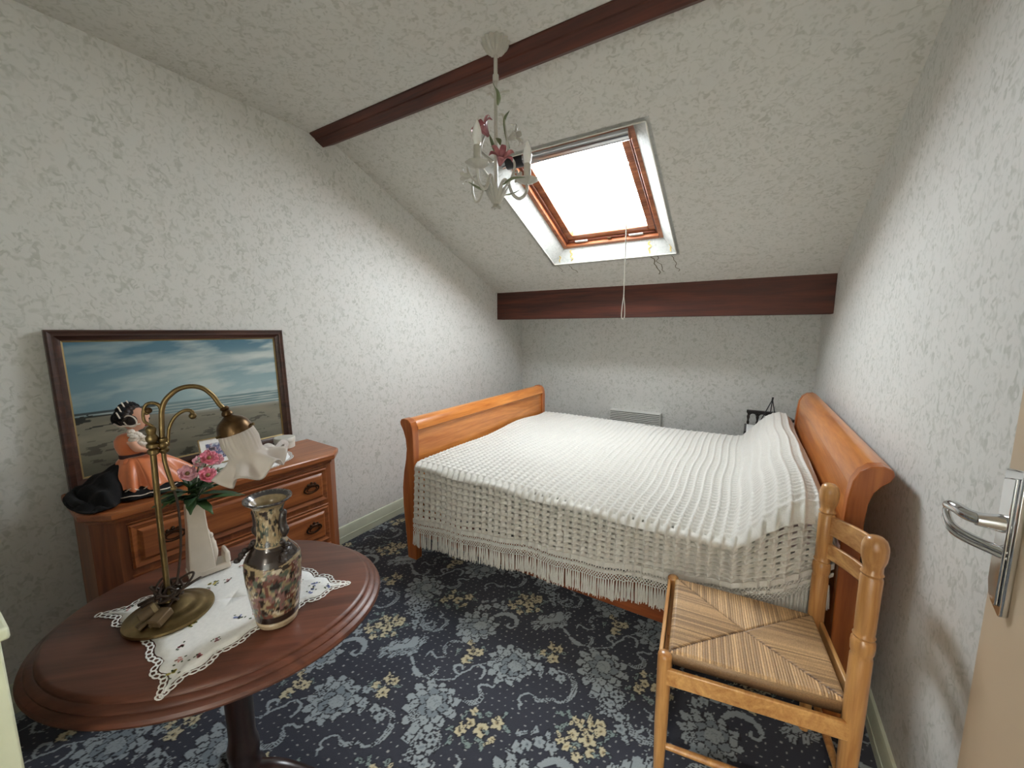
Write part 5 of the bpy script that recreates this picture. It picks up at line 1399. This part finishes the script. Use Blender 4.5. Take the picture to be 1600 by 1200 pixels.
mb = MB(); mb.v = [tuple(qf(fy0 + 0.028 + (fy1 - fy0 - 0.056) * a, 0.026 + (fh - 0.052) * c, 0.001)) for a, c in zip(U.ravel(), V.ravel())]
mb.c = [tuple(p) for p in im.reshape(-1, 3)]; mb.f = [(j * n_u + i, j * n_u + i + 1, (j + 1) * n_u + i + 1, (j + 1) * n_u + i) for j in range(n_v - 1) for i in range(n_u - 1)]
obj(mb, 'print', M['photo'], ph)
obj(MB().tube([qf(0.825, 0.09, -0.004), Vector((-2.150, 0.825, DTD + 0.001))], 0.003, 6), 'strut', M['taupe'], ph)
bx = thing('round_box', (-2.10, 1.120, DT), 'small round white lidded box at the right end of the dresser', 'box')
T_ = Matrix.Translation((-2.10, 1.120, DT))
obj(MB().lathe([(0.046, 0.0), (0.048, 0.002), (0.048, 0.034), (0.046, 0.036)], 36, T_), 'box_body', M['white_paint'], bx)
obj(MB().lathe([(0.050, 0.032), (0.051, 0.034), (0.051, 0.052), (0.048, 0.056), (0.0002, 0.058)], 36, T_), 'box_lid', M['white_paint'], bx)
# pale ribbon bow behind the shade
rb = MB()
for s_ in (-1, 1):
    lp = bez([(-2.02, 1.03, DTD + 0.022), (-2.02, 1.03 + s_ * 0.035, DTD + 0.05), (-2.025, 1.03 + s_ * 0.06, DTD + 0.032), (-2.02, 1.03 + s_ * 0.035, DTD + 0.012), (-2.02, 1.03, DTD + 0.020)], 5)
    rb.tube(lp, 0.012, 8, flat=0.15, up=(1, 0, 0.1))
rb.ball((-2.02, 1.03, DTD + 0.021), (0.010, 0.010, 0.010), 10, 8)
rb.tube([(-2.02, 1.03, DTD + 0.018), (-2.0, 1.02, DTD + 0.003)], 0.006, 6, flat=0.3)
M['gauze'] = plain('pale_gauze', lin(206, 200, 194), 0.7, 0, 0.06, 90, 0.3)
single(rb, 'gauze_bow', M['gauze'], (-2.02, 1.03, DTD), 'pale grey gauze bow between the lamp shade and white box', 'bow')

# ------------------------------------------------------------------ painted metal chandelier
CX, CY = -0.937, 1.423
cd = thing('chandelier', (CX, CY, ZC), 'white painted metal chandelier with pink lilies and two candle bulbs', 'chandelier')
T_ = Matrix.Translation((CX, CY, 0))
obj(MB().lathe([(0.046, ZC), (0.052, ZC - 0.001), (0.051, ZC - 0.008), (0.043, ZC - 0.024), (0.029, ZC - 0.040), (0.014, ZC - 0.048), (0.0002, ZC - 0.049)], 112, T_, flute=(14, 0.085)), 'ceiling_cup', M['white_m'], cd, angle=60)
obj(MB().tube([(CX, CY, ZC - 0.05), (CX, CY, 1.93)], 0.0075, 12), 'stem', M['white_m'], cd)
obj(MB().tube([(CX, CY, 2.40), (CX, CY, 2.375)], 0.012, 12), 'stem_hook', M['white_m'], cd)
bw = MB()
for k in range(12):
    a = 2 * PI * k / 12
    bw.tube(bez([(CX + 0.012 * math.cos(a), CY + 0.012 * math.sin(a), 1.915), (CX + 0.030 * math.cos(a), CY + 0.030 * math.sin(a), 1.945), (CX + 0.050 * math.cos(a), CY + 0.050 * math.sin(a), 1.985)], 4), [0.004, 0.005, 0.006, 0.007, 0.0078, 0.008, 0.0075, 0.006, 0.003], 8, flat=0.4, up=(math.cos(a), math.sin(a), -0.4))
obj(bw, 'petal_bowl', M['white_m'], cd)
fn = MB()
for k in range(5):
    a = 2 * PI * k / 5
    fn.tube([(CX, CY, 1.915), (CX + 0.010 * math.cos(a), CY + 0.010 * math.sin(a), 1.905), (CX + 0.022 * math.cos(a), CY + 0.022 * math.sin(a), 1.900)], [0.006, 0.005, 0.002], 6)
obj(fn, 'bottom_finial', M['white_m'], cd)
def pol(a, r, z): return Vector((CX + r * math.cos(a), CY + r * math.sin(a), z))
arms = (math.radians(-88), math.radians(50))
for a in arms:
    obj(MB().tube(bez([pol(a, 0.008, 1.96), pol(a, 0.030, 2.010), pol(a, 0.050, 2.008), pol(a, 0.070, 1.965), pol(a, 0.100, 1.948), pol(a, 0.130, 1.972), pol(a, 0.136, 2.012)], 5), 0.0066, 10), 'arm', M['white_m'], cd)
    Tm = Matrix.Translation(pol(a, 0.136, 0))
    obj(MB().lathe([(0.004, 2.006), (0.010, 2.010), (0.030, 2.016), (0.044, 2.024), (0.046, 2.028), (0.028, 2.021), (0.0002, 2.018)], 40, Tm, flute=(8, 0.05)), 'drip_pan', M['white_m'], cd, angle=60)
    s_ = obj(MB().lathe([(0.0002, 2.018), (0.015, 2.019), (0.0145, 2.085), (0.013, 2.09), (0.0002, 2.09)], 24, Tm), 'candle_sleeve', M['card_sleeve'], cd)
    bl = MB(); prof = [(0.011, 2.088), (0.014, 2.095), (0.0175, 2.112), (0.0180, 2.128), (0.0150, 2.148), (0.0095, 2.165), (0.004, 2.178), (0.0002, 2.182)]
    n_ = 48; vs = []
    P2 = [(float(np.interp(t, range(len(prof)), [p[0] for p in prof])), float(np.interp(t, range(len(prof)), [p[1] for p in prof]))) for t in np.linspace(0, len(prof) - 1, 36)]
    for r, z in P2:
        for k in range(n_):
            an = 2 * PI * k / n_; tw = 1 + 0.035 * math.cos(8 * (an + (z - 2.09) * 26))
            vs.append(Tm @ Vector((r * tw * math.cos(an), r * tw * math.sin(an), z)))
    bl.add(vs, [(i * n_ + k, i * n_ + (k + 1) % n_, (i + 1) * n_ + (k + 1) % n_, (i + 1) * n_ + k) for i in range(35) for k in range(n_)] + [tuple(range(n_))])
    obj(bl, 'candle_bulb', M['bulb'], cd, angle=180)
# plain curls without candles
curls = [[pol(3.3, 0.01, 1.965), pol(3.3, 0.05, 1.985), pol(3.25, 0.075, 1.945), pol(3.2, 0.10, 1.940), pol(3.2, 0.115, 1.985), pol(3.3, 0.105, 2.030), pol(3.4, 0.085, 2.035)],
         [pol(4.0, 0.01, 1.97), pol(4.0, 0.07, 1.985), pol(4.0, 0.112, 2.02), pol(4.0, 0.115, 2.065), pol(4.0, 0.095, 2.075)],
         [pol(0.1, 0.02, 1.96), pol(0.2, 0.06, 2.00), pol(0.2, 0.08, 2.06), pol(0.1, 0.05, 2.10)],
         [pol(5.3, 0.015, 1.97), pol(5.3, 0.04, 2.02), pol(5.3, 0.045, 2.07)],
         [pol(3.6, 0.012, 2.08), pol(3.7, 0.06, 2.12), pol(3.75, 0.05, 2.165), pol(3.8, 0.035, 2.19)],
         [pol(0.5, 0.01, 2.255), pol(0.5, 0.03, 2.25), pol(0.5, 0.04, 2.18), pol(0.5, 0.05, 2.12)],
         [pol(0.9, 0.008, 2.31), pol(0.8, 0.02, 2.338), pol(0.7, 0.055, 2.348)], [pol(3.9, 0.008, 2.315), pol(3.9, 0.022, 2.330), pol(3.9, 0.035, 2.325)],
         [pol(2.4, 0.02, 1.975), pol(2.4, 0.07, 1.96), pol(2.4, 0.11, 2.00), pol(2.5, 0.09, 2.045)]]
for c in curls: obj(MB().tube(bez(c, 6), 0.0048, 8), 'curl', M['white_m'], cd)
def blade(pts, w_, m, name='leaf'):
    b_ = bez(pts, 5); n_ = len(b_)
    obj(MB().tube(b_, [w_ * math.sin(PI * (0.10 + 0.86 * i / (n_ - 1))) for i in range(n_)], 8, flat=0.22), name, m, cd)
blade([pol(0.2, 0.008, 2.29), pol(0.2, 0.012, 2.33), pol(3.4, 0.012, 2.375)], 0.017, M['leaf_metal'])
blade([pol(4.2, 0.006, 2.11), pol(4.0, 0.016, 2.15), pol(3.9, 0.026, 2.18)], 0.014, M['leaf_metal'])
blade([pol(0.55, 0.055, 2.13), pol(0.5, 0.040, 2.18), pol(0.45, 0.035, 2.235), pol(0.7, 0.055, 2.275)], 0.010, M['leaf_metal'])
blade([pol(3.9, 0.04, 1.965), pol(3.9, 0.075, 1.975), pol(3.9, 0.115, 1.995)], 0.013, M['leaf_metal'])
blade([pol(0.0, 0.03, 1.985), pol(0.1, 0.075, 2.005), pol(0.2, 0.125, 2.005)], 0.012, M['leaf_metal'])
blade([pol(0.9, 0.03, 1.955), pol(0.9, 0.07, 1.965), pol(0.9, 0.105, 1.985)], 0.010, M['leaf_metal'])
blade([pol(5.6, 0.02, 2.16), pol(5.6, 0.035, 2.15), pol(5.6, 0.055, 2.12)], 0.012, M['leaf_metal'])
def lily(c, d, s, m):
    d = d.normalized(); T2 = Matrix.Translation(c) @ Vector((0, 0, 1)).rotation_difference(d).to_matrix().to_4x4()
    fl = None
    for k in range(6):
        a = 2 * PI * k / 6
        p = [T2 @ Vector((r * math.cos(a), r * math.sin(a), h)) * 1.0 for r, h in ((0.003 * s, 0), (0.010 * s, 0.022 * s), (0.022 * s, 0.042 * s), (0.038 * s, 0.048 * s), (0.046 * s, 0.038 * s))]
        b_ = bez(p, 4); n_ = len(b_)
        mb = MB().tube(b_, [0.011 * s * math.sin(PI * (0.12 + 0.84 * i / (n_ - 1))) for i in range(n_)], 8, flat=0.2, up=T2.to_3x3() @ Vector((math.cos(a), math.sin(a), 0.3)))
        obj(mb, 'lily_petal', m if k % 2 == 0 or m is M['white_m'] else M['pink_m'], cd)
M['pink_deep'] = plain('deep_pink_enamel', lin(150, 84, 92), 0.45, 0, 0.25, 40)
imr = Vector((0.835, 0.55, 0))
lily(Vector((CX, CY, 2.175)) - imr * 0.030, -imr * 0.6 + Vector((0.35, -0.5, 0.6)), 1.15, M['pink_deep'])
lily(Vector((CX, CY, 2.04)) + imr * 0.022 + Vector((0.03, -0.06, 0)), imr * 0.15 + Vector((0.35, -0.55, 0.45)), 1.15, M['pink_deep'])
lily(Vector((CX, CY, 2.165)) + imr * 0.048, imr * 0.8 + Vector((0.25, -0.4, 0.2)), 1.0, M['white_m'])
lily(Vector((CX, CY, 2.02)) - imr * 0.105, -imr * 0.8 + Vector((0, 0.3, 0.1)), 0.7, M['white_m'])
lily(Vector((CX, CY, 2.03)) + imr * 0.09 + Vector((-0.05, 0.06, 0)), imr * 0.5 + Vector((0, 0, 0.6)), 0.8, M['white_m'])

# ------------------------------------------------------------------ blind cord
cpt = P3(-0.665, 0.30, 0.03)
kc = thing('blind_cord', (cpt.x, cpt.y, 1.47), 'thin white pull cord with a loop hanging from the roof window', 'cord')
obj(MB().tube([(cpt.x, cpt.y, cpt.z), (cpt.x, cpt.y, 1.60)], 0.003, 6), 'cord_line', M['white_paint'], kc)
lp = bez([(cpt.x, cpt.y, 1.61), (cpt.x + 0.007, cpt.y + 0.004, 1.54), (cpt.x + 0.008, cpt.y + 0.004, 1.485), (cpt.x, cpt.y, 1.468), (cpt.x - 0.008, cpt.y - 0.004, 1.485), (cpt.x - 0.006, cpt.y - 0.003, 1.54), (cpt.x, cpt.y, 1.61)], 6)
obj(MB().tube(lp, 0.0026, 6), 'cord_loop', M['white_paint'], kc)
obj(MB().ball((cpt.x, cpt.y, 1.61), (0.004, 0.004, 0.006), 8, 6), 'cord_knot', M['white_paint'], kc)

# ------------------------------------------------------------------ cream cabinet end at the left edge
cb = thing('cream_cabinet', (-1.22, -0.12, 0), 'cream painted low cabinet at the left edge of the view', 'cabinet')
zt_ = 0.955
obj(MB().box((-1.50, -0.36, 0.0), (-0.965, 0.056, zt_ - 0.02)), 'cabinet_body', M['taupe'], cb)
for y0, y1 in ((0.020, 0.060), (-0.365, -0.325)):
    obj(MB().box((-0.966, y0, 0.0), (-0.946, y1, zt_ - 0.02)), 'stile', M['cream'], cb, bevel=0.003)
for z0, z1 in ((0.0, 0.08), (zt_ - 0.07, zt_ - 0.02)):
    obj(MB().box((-0.966, -0.325, z0), (-0.948, 0.020, z1)), 'cross_rail', M['cream'], cb, bevel=0.003)
obj(MB().box((-1.52, -0.38, zt_ - 0.02), (-0.935, 0.069, zt_)), 'cabinet_top', M['cream'], cb, bevel=0.004)

for o in bpy.data.objects:
    if '_abs' in o: del o['_abs']
